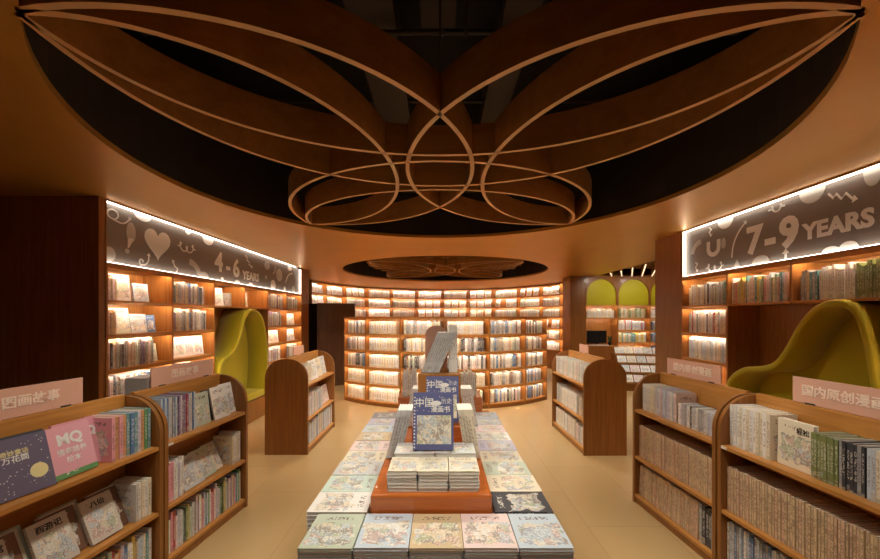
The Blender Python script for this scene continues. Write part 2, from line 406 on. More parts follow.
# ------------------------------------------------------------------ flower of bent ribbons in the first opening
def ellipse_ribbon(mb, cx, cy, ax, ay, side, z0, z1, th=.029, n=52, ex=0):
    """half ellipse from tip to tip; side = (dx,dy) direction of the bulge"""
    P = []
    for i in range(n+1):
        t = -ex+(PI+2*ex)*i/n
        if side[0]: P.append((cx+side[0]*ax*math.sin(t), cy+ay*math.cos(t)))
        else: P.append((cx+ax*math.cos(t), cy+side[1]*ay*math.sin(t)))
    vs = []; fs = []; mi = []
    for i, p in enumerate(P):
        a = P[max(i-1, 0)]; b_ = P[min(i+1, n)]; dx, dy = b_[0]-a[0], b_[1]-a[1]; l = math.hypot(dx, dy); nx, ny = -dy/l*th/2, dx/l*th/2
        vs += [(p[0]+nx, p[1]+ny, z0), (p[0]-nx, p[1]-ny, z0), (p[0]-nx, p[1]-ny, z1), (p[0]+nx, p[1]+ny, z1)]
    for i in range(n):
        k = 4*i; l = k+4
        mb.add([], [])
        for q, mm in (((k, l, l+1, k+1), 1), ((k+1, l+1, l+2, k+2), 0), ((k+2, l+2, l+3, k+3), 0), ((k+3, l+3, l, k), 0)):
            fs.append(q); mi.append(mm)
    fs += [(0, 1, 2, 3), (4*n, 4*n+3, 4*n+2, 4*n+1)]; mi += [0, 0]
    o = len(mb.v); mb.v += vs
    for f, q in zip(fs, mi): mb.f.append([i+o for i in f]); mb.m.append(q); mb.sm.append(False)
def flower(cx, cy, k, zb, hh, label):
    root = empty('ribbon_flower_lattice', label, 'ceiling sculpture', (cx, cy, zb))
    T = 1.525*k
    for sx, sy in ((1,0), (-1,0), (0,1), (0,-1)):
        for q in (0, 1):
            mb = MB()
            off, dep, wd, ex = (0, T-.34*k, T, 0) if q == 0 else (.27*k, 1.50*k, 1.555*k, .175)
            if sx: ellipse_ribbon(mb, -sx*(T-off), 0, dep, wd, (sx, 0), 0, hh, ex=ex)
            else: ellipse_ribbon(mb, 0, -sy*(T-off), wd, dep, (0, sy), 0, hh, ex=ex)
            mb.build('curved_ribbon', [M['ribbon'], M['ribbon_edge']], root)
    for x, y in ((T*.62, T*.2), (-T*.62, T*.2), (0, -T*.62), (0, T*.62)):
        MB().tube([(x, y, hh-.05), (x, y, 4.29-zb)], .006, 6).build('hanging_rod', M['duct'], root)
    return root
flower(0, 2.86, 1.0, CE+.0, .20, 'large wooden flower of interlaced curved ribbons hanging in the near ceiling opening')
flower(.12, 9.05, 1.02, CE+.03, .10, 'smaller-looking wooden ribbon flower in the far ceiling opening beyond the tables')
# slatted dashes behind the far flower
root = empty('slatted_lattice_screen', 'lattice of thin slats with pale dashes above the far ceiling flower', 'ceiling lattice', (C2[0], C2[1], 2.948))
for i in range(9):
    y = -1.75+i*.44; w = math.sqrt(max(.05, 2.2**2-y*y))*.85
    mb = MB(); mb.box(-w, w, y-.01, y+.01, 0, .09); 
    s_ = mb.build('slat', M['ribbon'], root)
    mb = MB(); x = -w+.05
    while x < w-.2: mb.box(x, x+.17, y-.02, y+.02, -.014, -.001); x += .34
    mb.build('pale_dash', M['ribbon_edge'], s_, label='pale dashes along the slat')
for x in (-1.6, 1.6): MB().tube([(x, 0, .09), (x, 0, 1.34)], .006, 6).build('hanging_rod', M['duct'], root)
# services in the black plenum
for x, w in ((-.47, .16), (.55, .12)):
    tag(box('air_duct', M['duct'], x-w, x+w, 1.2, 5.0, 3.75, 4.0), 'dark rectangular air duct above the ribbon flower, ' + ('left one' if x < 0 else 'right one'), 'duct')
tag(box('junction_box', M['duct'], -.11, .09, 2.0, 2.2, 3.42, 3.68), 'small square brown box hanging above the centre of the ribbon flower', 'junction box')
for i, y in enumerate((1.9, 2.6, 3.6)):
    MBt = MB().tube([(-2.1, y, 3.6+.1*i), (2.1, y, 3.6+.1*i)], .018, 8)
    tag(MBt.build('ceiling_pipe', M['duct']), ('nearest', 'middle', 'farthest')[i]+' dark pipe crossing above the ribbon flower', 'pipe')
for i, x in enumerate((.02, .16, .38)):
    tag(MB().tube([(x, 2.3, 3.45), (x+.03, 2.32, 4.29)], .012, 6).build('hanging_cable', M['duct']), ('left', 'middle', 'right')[i]+' cable hanging in the dark above the near ribbon flower', 'cable')
# slats at the right
root = empty('slatted_ceiling_fins', 'row of slanting wooden ceiling fins with light edges, above the arched bookcases', 'ceiling fins', (4.2, 6.2, 2.80))
M['fin_led'] = mat('fin_light', (1,1,1), emit=(1,.80,.55), es=1.2)
for i in range(19):
    x0 = -1.5+i*.27; dx, dy = 1.9, 3.74
    a = max(0, (.06-x0)/dx); b_ = min(1, (3.70-x0)/dx)
    if b_ <= a: continue
    q = lambda w0, w1: [(x0+dx*a+w0, .03+dy*a), (x0+dx*a+w1, .03+dy*a), (x0+dx*b_+w1, .03+dy*b_), (x0+dx*b_+w0, .03+dy*b_)]
    f = MB().prism(q(0, .06), 'z', .0, .16).build('fin', M['ribbon'], root)
    MB().prism(q(.02, .04), 'z', -.006, -.0005).build('light_strip', M['fin_led'], f, label='glowing strip along the fin edge')
struct(box('trim_7', M['walnut'], 4.2, 8, 6.2, 10.0, 3.0, 3.03))

# ------------------------------------------------------------------ wall bookcases
ORD = ['nearest', 'second', 'third', 'fourth', 'fifth', 'farthest']
def wall_case(name, label, side, ys, shelves, niche, top, cells_skip=()):
    """side -1 left, +1 right. ys = divider positions, nearest first"""
    X0, X1 = 3.10, 3.455
    root = empty(name, label, 'bookcase', (side*X0, ys[0], 0))
    def B(nm, m_, a0, a1, y0, y1, z0, z1, par=None, **k):
        xa, xb = sorted((side*a0-side*X0, side*a1-side*X0))
        return box(nm, m_, xa, xb, y0-ys[0], y1-ys[0], z0, z1, par or root, **k)
    lo, hi = ys[0], ys[-1]
    B('back_panel', M['oak'], X1-.012, X1, lo, hi, 0, top)
    zs = [.09]+shelves+[top]
    for i, y in enumerate(ys):
        inn = niche[0] < i < niche[1]
        B('divider', M['oak'], X0, X1-.012, y-.0125, y+.0125, niche[2]+.001 if inn else 0, top, bevel=.002)
    for z in zs:
        rngs = []
        if z < niche[2]-.01: rngs = [(0, niche[0]), (niche[1], len(ys)-1)]
        else: rngs = [(0, len(ys)-1)]
        for a, b_ in rngs:
            for i in range(a, b_):
                last = z == top
                sh = B('shelf', M['oak_h'], X0+.001, X1-.013, ys[i]+.013, ys[i+1]-.013, z-.022, z, bevel=.002)
                if z > .2 and not (niche[0] <= i < niche[1] and abs(z-niche[2]) < .01):
                    B('front_lip', M['oak_h'], X0+.001, X0+.010, ys[i]+.013, ys[i+1]-.013, z-.040, z-.0225, sh)
                    B('light_strip', M['led'], X0+.0105, X0+.016, ys[i]+.03, ys[i+1]-.03, z-.038, z-.0235, sh, label='glowing warm light strip behind the shelf lip')
    for a, b_ in ((0, niche[0]), (niche[1], len(ys)-1)):
        if b_ > a: B('plinth', M['oak_end'], X0+.02, X0+.04, ys[a]+.013, ys[b_]-.013, 0, .066)
    return root
SH = [.54, .87, 1.20, 1.53, 1.86]
YL = [3.435+.0125, 4.295, 5.09, 5.885, 6.68, 7.475, 8.285]
wall_case('wall_bookcase', 'tall wooden wall bookcase with lit shelves under the 4-6 years sign', -1, YL, SH, (2, 4, 1.86), 2.20)
YR = [1.06, 1.80, 2.53, 3.27, 4.00, 4.75]
wall_case('wall_bookcase', 'tall wooden wall bookcase with lit shelves under the 7-9 years sign', 1, YR, [.54,.87,1.19,1.51,1.84], (2, 4, 1.84), 2.20)
# niche inner backs are the same back panel; fill the books
rows_l = {0: .09, 1: .54, 2: .87, 3: 1.20, 4: 1.53, 5: 1.86}
rown = ['bottom', 'fifth', 'fourth', 'third', 'second', 'top']
def cellL(i): return frame((-3.10, YL[i]+.02, 0), PI), YL[i+1]-YL[i]-.045     # s runs away from the camera
bayn = ['nearest', 'second', 'third', 'fourth', 'fifth', 'farthest']
def wl(r, i): return f'on the {rown[r]} shelf, {bayn[i]} bay, left wall bookcase'
for i in range(6):
    fr, w = cellL(i)
    for r in range(1, 6):
        if i in (2, 3) and r < 5: continue
        z = rows_l[r]; W_ = wl(r, i)
        if (i, r) == (0, 5):
            row(fr, .02, .15, z, .2, .23, (.018,.03), ['pale pink','tan'], W_, x0=.05)
            faceout(fr, .17, z, .2, .27, .02, 'white', 'white book facing out, left of two '+W_, x0=.16, yaw=-.25)
            faceout(fr, .46, z, .17, .2, .02, 'pale blue', 'pale blue book facing out '+W_, x0=.16, yaw=-.15)
        elif (i, r) == (0, 4):
            row(fr, .03, .14, z, .2, .24, (.02,.03), ['tan','pale pink'], W_)
            faceout(fr, .15, z, .24, .26, .02, 'sage green', 'pale green face-out book '+W_, x0=.14)
            faceout(fr, .40, z, .21, .20, .02, 'pale blue', 'pale blue face-out book '+W_, x0=.14)
            faceout(fr, .60, z, .13, .19, .02, 'blue', 'blue face-out book '+W_, x0=.14)
        elif (i, r) == (0, 3):
            row(fr, .01, .58, z, .2, .26, (.014,.03), ['grey','charcoal','pale pink','tan','purple','white','sage green','pale pink'], W_, x0=.02)
            faceout(fr, .6, z, .13, .2, .02, 'sage green', 'green face-out book '+W_, x0=.12)
        elif (i, r) == (1, 3):
            for k in range(4): faceout(fr, .03+k*.17, z, .165, .25, .018, 'white', f'{ORD[k] if k<3 else "last"} white face-out book '+W_, x0=.15, yaw=-.2)
        elif (i, r) == (2, 5): 
            faceout(fr, .05, z, .3, .26, .02, 'white', 'wide white picture book facing out on the shelf above the left bench, nearer one', x0=.15, yaw=-.15)
            row(fr, .4, .46, z, .2, .22, (.018,.025), ['pale grey'], W_)
        elif (i, r) == (3, 5): faceout(fr, .08, z, .24, .24, .02, 'white', 'white picture book facing out on the shelf above the left bench, farther one', x0=.15)
        elif (i, r) in ((5, 4), (5, 3), (4, 3)):
            for k in range(3): faceout(fr, .06+k*.2, z, .18, .24, .02, random.choice(['white','pale blue','cream']), f'{ORD[k]} pale face-out book '+W_, x0=.15, yaw=-.2)
        else:
            row(fr, .02, w-.04, z, .2, .24, (.018,.036), MIX_WALL, W_, name='storybook', fill=random.uniform(.75,.98), leanp=.04, x0=.03)
def cellR(i): return frame((3.10, YR[i+1]-.02, 0), 0), YR[i+1]-YR[i]-.045      # s runs towards the camera
def wr(z, i): return f'on the {z} shelf, right wall bookcase, {i}'
for (zz, nm, pal) in ((1.84, 'top', MIX_WALL), (1.51, 'second', ['white','pale grey','cream','red','charcoal','pale pink','pale grey']), (1.19, 'third', ['white','pale grey','pale blue','cream'])):
    fr, w = cellR(4)
    row(fr, .08, w-.01, zz, .2, .245, (.014,.028), pal, wr(nm, 'bay beside pillar'), x0=.03)
row(cellR(3)[0], .02, .68, 1.84, .2, .25, (.016,.03), ['cream','pale pink','tan','sage green','olive green','teal','pale blue','yellow','white','pink'], wr('top', 'left half above bench'), x0=.02)
row(cellR(2)[0], .04, .20, 1.84, .2, .24, (.014,.024), ['teal','sage green','grey','pale pink','tan'], wr('top', 'right half above bench'), x0=.02)
row(cellR(2)[0], .205, .47, 1.84, .2, .25, (.014,.018), ['white'], wr('top', 'white set above bench'), x0=.02)
row(cellR(2)[0], .475, .70, 1.84, .2, .26, (.014,.018), ['olive green'], wr('top', 'green set above bench'), x0=.02)
row(cellR(1)[0], .02, .66, 1.84, .2, .25, (.014,.03), ['olive green','sage green'], wr('top', 'bay nearest the camera'), x0=.02)

# ------------------------------------------------------------------ sign boards
def ribbon2d(pts, w, closed=False):
    """outline quads of a stroked polyline in the (u,v) plane"""
    n = len(pts); L = []; R_ = []
    for i, p in enumerate(pts):
        a = pts[max(i-1, 0)]; b_ = pts[min(i+1, n-1)]; dx, dy = b_[0]-a[0], b_[1]-a[1]; l = math.hypot(dx, dy) or 1
        L.append((p[0]-dy/l*w/2, p[1]+dx/l*w/2)); R_.append((p[0]+dy/l*w/2, p[1]-dx/l*w/2))
    return L, R_
class Board:
    def __init__(s, root, side, y0): s.root = root; s.side = side; s.y0 = y0; s.t = 0
    def P(s, y, z, d): return (-s.side*(-.035+d), y-s.y0, z)
    def poly(s, name, pts, m_, d=.004):
        mb = MB(); n = len(pts); s.t += 1; e = .0003*(s.t % 5)
        vs = [s.P(y, z, -.0015) for y, z in pts]+[s.P(y, z, d+e) for y, z in pts]
        mb.add(vs, [tuple(range(n)), tuple(range(n, 2*n))[::-1]]+[(i, (i+1) % n, (i+1) % n+n, i+n) for i in range(n)])
        return mb.build(name, m_, s.root)
    def stroke(s, name, pts, w, m_, d=.004, head=False):
        mb = MB(); L, R_ = ribbon2d(pts, w); n = len(pts); s.t += 1; d += .0003*(s.t % 5)
        vs = [s.P(*p, -.0015) for p in L]+[s.P(*p, -.0015) for p in R_]+[s.P(*p, d) for p in L]+[s.P(*p, d) for p in R_]
        fs = []
        for i in range(n-1): fs += [(2*n+i, 2*n+i+1, 3*n+i+1, 3*n+i), (i, i+1, 2*n+i+1, 2*n+i), (n+i, 3*n+i, 3*n+i+1, n+i+1)]
        mb.add(vs, fs)
        if head:
            (ax, ay), (bx, by) = pts[-3], pts[-1]; l = math.hypot(bx-ax, by-ay) or 1; ux, uy = (bx-ax)/l, (by-ay)/l; q = w*1.7
            tri = [(bx+ux*q*1.2, by+uy*q*1.2), (bx-uy*q, by+ux*q), (bx+uy*q, by-ux*q)]
            mb.add([s.P(*p, -.0015) for p in tri]+[s.P(*p, d) for p in tri], [(0,1,2), (3,5,4), (0,1,4,3), (1,2,5,4), (2,0,3,5)])
        return mb.build(name, m_, s.root)
    def ell(s, name, y, z, a, b_, m_, t0=0, t1=2*PI, n=24):
        lo = max(2.225, 0); hi = 2.775
        pts = [(y+a*math.cos(t0+(t1-t0)*i/n), min(hi, max(lo, z+b_*math.sin(t0+(t1-t0)*i/n)))) for i in range(n+(0 if t1-t0 > 6.2 else 1))]
        return s.poly(name, pts, m_)
def sgn_board(side, y0, y1, label):
    root = empty('age_sign_board', label, 'sign', (side*3.115, y0, 0))
    xs = lambda a, b_: sorted((side*a, side*b_))
    a, b_ = xs(.035, .05); box('board', M['signgrey'], a, b_, 0.025, y1-y0-.025, 2.225, 2.775, root)
    f = MB()
    a, b_ = xs(-.012, .05)
    f.box(a, b_, 0, y1-y0, 2.203, 2.213); f.box(a, b_, 0, y1-y0, 2.785, 2.797)
    f.box(a, b_, 0, .012, 2.213, 2.785); f.box(a, b_, y1-y0-.012, y1-y0, 2.213, 2.785)
    f.build('sign_frame', M['oak'], root)
    a, b_ = xs(-.004, .026)
    box('light_strip', M['led_w'], a, b_, .014, y1-y0-.014, 2.777, 2.7845, root, label='white glowing strip along the top edge')
    box('light_strip', M['led_w'], a, b_, .014, y1-y0-.014, 2.2135, 2.2195, root, label='white glowing strip along the bottom edge')
    yy = (y1-y0-.024, y1-y0-.014)
    box('light_strip', M['led_w'], a, b_, yy[0], yy[1], 2.222, 2.776, root, label='white glowing strip up the end edge')
    return root, Board(root, side, y0)
def heart(y, z, s, flip=1):
    return [(y+flip*s*.0295*16*math.sin(t)**3*1.05, z+s*.0305*(13*math.cos(t)-5*math.cos(2*t)-2*math.cos(3*t)-math.cos(4*t))) for t in [2*PI*i/36 for i in range(36)]]
def coil(y, z, s, dirn=1, loops=3):
    return [(y+dirn*s*(t/(2*PI*loops)-.5)*1.1+dirn*s*.11*math.sin(t), z-s*.13*math.cos(t)-s*.2*math.sin(PI*t/(2*PI*loops))) for t in [2*PI*loops*i/44 for i in range(45)]]
def sweep(y0, z0, y1, z1, b_, n=12):
    mx, mz = (y0+y1)/2, (z0+z1)/2; dx, dz = y1-y0, z1-z0
    return [((1-t)**2*y0+2*t*(1-t)*(mx-dz*b_)+t*t*y1, (1-t)**2*z0+2*t*(1-t)*(mz+dx*b_)+t*t*z1) for t in [i/n for i in range(n+1)]]
g, g2 = M['motif'], M['motif2']
rt, B_ = sgn_board(-1, 3.435, 8.285, 'long grey 4-6 YEARS sign board with heart and squiggle drawings, lit edges')
B_.poly('heart_shape', heart(4.13, 2.525, .38), g)
B_.stroke('squiggle_arrow', [(3.56+.06*math.cos(t), 2.69+.045*math.sin(t)) for t in [-1.5+i*.45 for i in range(14)]]+sweep(3.60, 2.63, 3.75, 2.69, -.35)[3:], .014, g, head=True)
B_.ell('balloon_shape', 3.77, 2.56, .055, .105, g2); B_.poly('balloon_tail', [(3.735,2.50),(3.80,2.50),(3.745,2.40),(3.73,2.40)], g); B_.ell('dot_shape', 3.725, 2.365, .024, .024, g2)
B_.ell('blob_shape', 3.52, 2.30, .07, .07, g2); B_.ell('blob_shape', 3.92, 2.775, .11, .06, g, PI, 2*PI)
B_.stroke('squiggle_arrow', [(3.90+.025*math.cos(t), 2.28+.03*math.sin(t)) for t in [i*.6 for i in range(10)]]+sweep(3.90, 2.25, 4.0, 2.36, -.5)[2:], .014, g, head=True)
B_.stroke('coil_squiggle', coil(4.60, 2.60, .3), .014, g); B_.stroke('squiggle_arrow', [(4.42,2.23),(4.44,2.28),(4.39,2.30),(4.37,2.35)], .016, g, head=True)
B_.stroke('arc_shape', [(4.62+.25*math.sin(t), 2.16+.24*math.cos(t)) for t in [.1+.13*i for i in range(9)]], .075, g2)
B_.ell('blob_shape', 4.62, 2.775, .05, .05, g, PI, 2*PI); B_.ell('blob_shape', 5.02, 2.775, .12, .10, g, PI, 2*PI); B_.ell('blob_shape', 4.93, 2.226, .10, .08, g2, 0, PI)
def LM(y, z, d=-.0335): return axes((0,1,0), (0,0,1), (1,0,0), (d, y-3.435, z))
lettering('4', .37, g, rt, LM(5.27, 2.47), off=.012); lettering('-', .33, g, rt, LM(5.50, 2.45), off=.012); lettering('6', .37, g, rt, LM(5.72, 2.44), off=.012)
lettering('YEARS', .185, g, rt, LM(6.17, 2.37), off=.006)
B_.ell('dot_shape', 5.35, 2.25, .03, .03, g); B_.ell('blob_shape', 5.75, 2.226, .08, .05, g, 0, PI); B_.ell('blob_shape', 6.15, 2.226, .07, .05, g, 0, PI)
B_.stroke('squiggle_arrow', [(5.98,2.70),(6.06,2.66),(6.02,2.63),(6.12,2.60),(6.09,2.57),(6.18,2.54)], .016, g, head=True)
B_.ell('ring_shape', 6.74, 2.64, .10, .075, g2); B_.stroke('arc_shape', [(6.95+.12*math.sin(t), 2.62-.1*math.cos(t)) for t in [.1+.25*i for i in range(9)]], .03, g2)
B_.ell('balloon_shape', 7.25, 2.52, .13, .12, g2); B_.ell('blob_shape', 6.98, 2.30, .10, .10, g); B_.ell('dot_shape', 6.70, 2.42, .04, .03, g2)
B_.stroke('squiggle_arrow', sweep(7.55, 2.40, 7.85, 2.62, .3), .02, g, head=True); B_.ell('dot_shape', 7.5, 2.28, .05, .04, g); B_.ell('blob_shape', 7.95, 2.30, .09, .07, g2); B_.ell('blob_shape', 7.75, 2.72, .1, .05, g)
rt, B_ = sgn_board(1, 1.0, 4.75, 'long grey 7-9 YEARS sign board with drawn shapes and arrows, lit edges')
def RM(y, z, d=.0335): return axes((0,-1,0), (0,0,1), (-1,0,0), (d, y-1.0, z))
lettering('7', .37, g, rt, RM(3.71, 2.46), off=.014); lettering('-', .36, g, rt, RM(3.53, 2.45), off=.014); lettering('9', .37, g, rt, RM(3.34, 2.455), off=.016)
lettering('YEARS', .185, g, rt, RM(2.945, 2.425), off=.008)
B_.stroke('arc_shape', [(4.45+.16*math.sin(t), 2.47+.14*math.cos(t)) for t in [.05+.16*i for i in range(10)]], .06, g2)
B_.stroke('horseshoe_shape', [(4.34, 2.58), (4.34, 2.50)]+[(4.26+.08*math.cos(t), 2.49-.07*math.sin(t)) for t in [i*PI/8 for i in range(9)]]+[(4.18, 2.58)], .05, g)
B_.ell('blob_shape', 4.11, 2.52, .03, .06, g2); B_.ell('blob_shape', 4.08, 2.775, .11, .10, g, PI, 2*PI)
B_.stroke('squiggle_arrow', [(4.32,2.74),(4.29,2.71),(4.33,2.69),(4.30,2.66)], .014, g, head=True)
B_.stroke('squiggle_arrow', sweep(3.99, 2.34, 3.82, 2.67, -.25), .014, g, head=True)
B_.stroke('coil_squiggle', coil(4.24, 2.31, .26, -1), .012, g); B_.poly('triangle_shape', [(3.97,2.226),(3.88,2.226),(3.92,2.31)], g2); B_.ell('blob_shape', 3.63, 2.226, .10, .08, g2, 0, PI)
B_.stroke('squiggle_arrow', [(4.56,2.37),(4.52,2.35),(4.56,2.31),(4.53,2.28)], .014, g, head=True)
B_.stroke('coil_squiggle', coil(3.46, 2.74, .16, -1, 2), .016, g); B_.ell('blob_shape', 3.13, 2.775, .11, .11, g2, PI, 2*PI)
B_.stroke('squiggle_arrow', [(3.00,2.70),(2.96,2.65),(2.94,2.68),(2.90,2.625),(2.87,2.66),(2.82,2.60)], .016, g, head=True)
B_.ell('blob_shape', 2.69, 2.775, .06, .12, g2, PI, 2*PI); B_.ell('blob_shape', 2.98, 2.226, .07, .045, g, 0, PI); B_.ell('blob_shape', 2.85, 2.226, .07, .06, g, 0, PI)
B_.stroke('squiggle_arrow', [(3.37,2.23),(3.37,2.25),(3.37,2.28)], .02, g, head=True); B_.poly('heart_shape', heart(2.0, 2.5, .35), g); B_.stroke('coil_squiggle', coil(1.5, 2.5, .3, -1), .016, g)

# ------------------------------------------------------------------ felt hood benches in the niches
def catmull(P, n=8):
    out = []; Q = [P[0]]+P+[P[-1]]
    for i in range(1, len(Q)-2):
        p0, p1, p2, p3 = Q[i-1:i+3]
        for k in range(n):
            t = k/n
            out.append(tuple(.5*((2*p1[j])+(-p0[j]+p2[j])*t+(2*p0[j]-5*p1[j]+4*p2[j]-p3[j])*t*t+(-p0[j]+3*p1[j]-3*p2[j]+p3[j])*t**3) for j in (0, 1)))
    out.append(P[-1]); return out
def bench(side, P, label, th=.055):
    C_ = catmull(P, 8); y0 = min(p[0] for p in C_); root = empty('felt_hood_bench', label, 'bench', (side*3.04, y0, 0))
    C_ = [(y-y0, z) for y, z in C_]
    L, R_ = ribbon2d(C_, th)
    n = len(C_); xa, xb = 0, side*.395
    mb = MB(); vs = []
    for i in range(n):
        # rounded rim in front
        for (q, x) in ((L[i], xa+side*.02), (((L[i][0]*.8+R_[i][0]*.2), (L[i][1]*.8+R_[i][1]*.2)), xa+side*.005), ((L[i][0]*.2+R_[i][0]*.8, L[i][1]*.2+R_[i][1]*.8), xa+side*.005), (R_[i], xa+side*.02), (R_[i], xb), (L[i], xb)):
            vs.append((x, q[0], q[1]))
    fs = []
    for i in range(n-1):
        for k in range(6): fs.append((i*6+k, i*6+(k+1) % 6, (i+1)*6+(k+1) % 6, (i+1)*6+k))
    fs += [tuple(range(6)), tuple(range((n-1)*6, n*6))]
    mb.add(vs, fs, 0, True); mb.build('hood', M['fabric'], root)
    # upholstered back filling the curve
    mb = MB(); poly = [(y, z) for y, z in C_]
    a, b_ = sorted((side*.33, side*.39)); mb.prism(poly, 'x', a, b_); mb.build('backrest', M['fabric'], root)
    ys = [p[0] for p in C_]; a, b_ = sorted((side*.02, side*.33)); lo, hi = min(ys)+.09, max(ys)-.09
    box('seat_cushion', M['fabric'], a, b_, lo, hi, .34, .46, root, bevel=.02)
    a, b_ = sorted((side*.0, side*.40)); box('bench_base', M['oak_end'], a, b_, min(ys)+.03, max(ys)-.03, 0, .335, root)
    return root
bench(1, [(3.90,.36),(3.93,.80),(3.90,1.02),(3.73,1.16),(3.50,1.21),(3.37,1.27),(3.25,1.42),(3.15,1.60),(3.04,1.735),(2.92,1.80),(2.79,1.795),(2.70,1.70),(2.645,1.50),(2.60,1.20),(2.58,.80),(2.57,.36)],
      'mustard-green felt hood bench in the niche under the 7-9 years sign')
bench(-1, [(5.16,.36),(5.135,.80),(5.15,.98),(5.22,1.08),(5.36,1.13),(5.52,1.22),(5.64,1.36),(5.72,1.52),(5.80,1.68),(5.93,1.79),(6.12,1.80),(6.30,1.72),(6.42,1.56),(6.50,1.30),(6.53,.95),(6.50,.60),(6.44,.36)],
      'mustard-yellow felt hood bench in the niche of the left wall bookcase')

# ------------------------------------------------------------------ island bookcases with rounded ends
SHI = [.08, .43, .857]; ITOP = 1.18; WI = .53
def profile(W=WI, top=ITOP, r=.235):
    p = [(0, 0), (W, 0)]
    for i in range(11):
        a = i/10*PI/2; p.append((W-r+r*math.cos(a), top-r+r*math.sin(a)))
    for i in range(11):
        a = PI/2+i/10*PI/2; p.append((r+r*math.cos(a), top-r+r*math.sin(a)))
    return p
def island(loc, rz, L, label, led=True):
    root = empty('island_bookcase', label, 'bookcase', (loc[0], loc[1], 0), rz)
    pr = profile(); T = .028
    def endp(y0, y1):
        o = MB().prism(pr, 'y', y0, y1, 0).build('end_panel', [M['oak_end']], root, .002)
    endp(0, T); endp(L-T, L)
    box('centre_panel', M['oak_h'], WI/2-.018, WI/2+.018, T+.001, L-T-.001, .0, ITOP+.012, root, .003)
    for side in (0, 1):
        for z in SHI:
            a, b_ = (.004, WI/2-.019) if side == 0 else (WI/2+.019, WI-.004)
            sh = box('shelf', M['oak_h'], a, b_, T+.001, L-T-.001, z-.026, z, root, .003)
            lip = (.0, .022) if side == 0 else (WI-.022, WI)
        mb = MB(); a, b_ = (.012, .03) if side == 0 else (WI-.03, WI-.012)
        mb.box(a, b_, T+.001, L-T-.001, 0, .053); mb.build('plinth', M['oak_end'], root)
    return root, frame((loc[0], loc[1], 0), rz)
RF_L, RN_L, LF_L, LN_L = .937, 1.30, .89, 1.30
_, FRF = island((1.85, 2.486), math.radians(4.3), RF_L, 'wooden island bookcase on the right, farther of the joined pair of comic shelves')
_, FRN = island((1.852+.0978, 2.480-1.302), math.radians(4.3), RN_L-.002, 'wooden island bookcase in the right foreground, nearest the camera')
_, FLF = island((-1.73, 3.33), PI-.098, LF_L, 'wooden island bookcase on the left, farther of the joined pair')
_, FLN = island((-1.8195, 2.434), PI-.105, LN_L, 'wooden island bookcase in the left foreground, nearest the camera')
_, FSL = island((-1.63, 5.73), PI, 1.17, 'short island bookcase with rounded solid end, left of the aisle beyond the long pair')
_, FSR = island((1.76, 4.53), .012, 1.24, 'short island bookcase with rounded solid end, right of the aisle beyond the long pair')

def topper(fr, s0, s1, body, label, z0=ITOP+.014, h=.15, tsize=.085, tshift=0, small=False):
    """pink acrylic name plate standing on the centre panel"""
    root = bpy.data.objects.new('pink_name_plate', None); COL.objects.link(root)
    c = (s0+s1)/2; mtx = fr @ Matrix.Translation((WI/2, -c, z0)); l, r, s = mtx.decompose(); root.location = l; root.rotation_euler = r.to_euler()
    tag(root, label, 'sign'); w = (s1-s0)/2
    box('plate', M['pink'], -.006, .006, -w, w, 0, h, root, .001)
    box('clip', M['metal'], -.012, .012, -w*.8, -w*.8+.05, 0, .008, root); box('clip', M['metal'], -.012, .012, w*.8-.05, w*.8, 0, .008, root)
    if body: lettering(body, tsize, M['pinktext'], root, axes((0,-1,0), (0,0,1), (-1,0,0), (-.0075, -tshift, h*.5)), off=.0012)
    return root
topper(FRN, -1.04, -.30, '国内原创漫画', 'large pink name plate with pale characters on the nearest right island bookcase', tshift=-.12, tsize=.066)
topper(FRF, -.83, -.25, '国内原创漫画', 'pink name plate on the farther island bookcase of the right pair', h=.14, tsize=.07)
topper(FLN, -.95, -.28, '图画故事', 'large pink name plate with four pale characters on the nearest left island bookcase', tshift=.085, tsize=.064)
topper(FLF, -.72, -.10, '图画故事', 'pink name plate on the farther island bookcase of the left pair', h=.14, tsize=.07)
topper(FSL, -.95, -.60, '', 'small pink name plate on the short left island bookcase', h=.12)
topper(FSR, -.80, -.50, '', 'small pink name plate on the short right island bookcase', h=.12)

# small shelf-edge labels at the junction posts
for fr, s, z, wh in ((FRN, -RN_L+.05, .857, 'right'), (FLF, -LF_L+.05, .857, 'left')):
    o = box('shelf_label', M['white'], 0, .0015, -.022, .022, -.018, 0); l, r, s_ = (fr @ Matrix.Translation((.002, -s, z-.004))).decompose()
    o.location = l; o.rotation_euler = r.to_euler(); tag(o, f'tiny white price label on the shelf edge by the middle post of the {wh} islands', 'label')

# --- right islands (s from -L at the far/left end to 0)
W1 = 'on the %s of the farther right island'
L = RF_L
row(FRF, -L+.05, -L+.21, .857, .17, .235, (.016,.022), ['sage green','cream','pale pink','white'], W1 % 'display top', 'illustrated spine', x0=.06, name='comic_book', hjit=.004)
row(FRF, -L+.212, -L+.50, .857, .17, .235, (.014,.02), ['pale pink','lavender','pale blue','pale grey','pale blue','white'], W1 % 'display top', 'illustrated spine', x0=.06, name='comic_book', hjit=.004)
row(FRF, -L+.505, -.035, .857, .14, .165, (.014,.022), ['lavender','grey','white','charcoal','pale grey','white','pale grey'], W1 % 'display top, lower set', x0=.06, name='comic_book', hjit=.003)
row(FRF, -L+.04, -.035, .43, .195, .285, (.0125,.016), MIX_MAG, W1 % 'middle shelf', 'comic spine', x0=.035, name='comic_book', kind='cover_mag', hjit=.004)
row(FRF, -L+.04, -.19, .08, .20, .275, (.0125,.016), MIX_MAG, W1 % 'bottom shelf', 'leaning comic spine', x0=.035, name='comic_book', kind='cover_mag', hjit=.004, lean=.05)
row(FRF, -.185, -.035, .08, .20, .27, (.022,.03), ['charcoal','grey','charcoal'], W1 % 'bottom shelf', 'book', x0=.035, name='comic_book', hjit=.01)
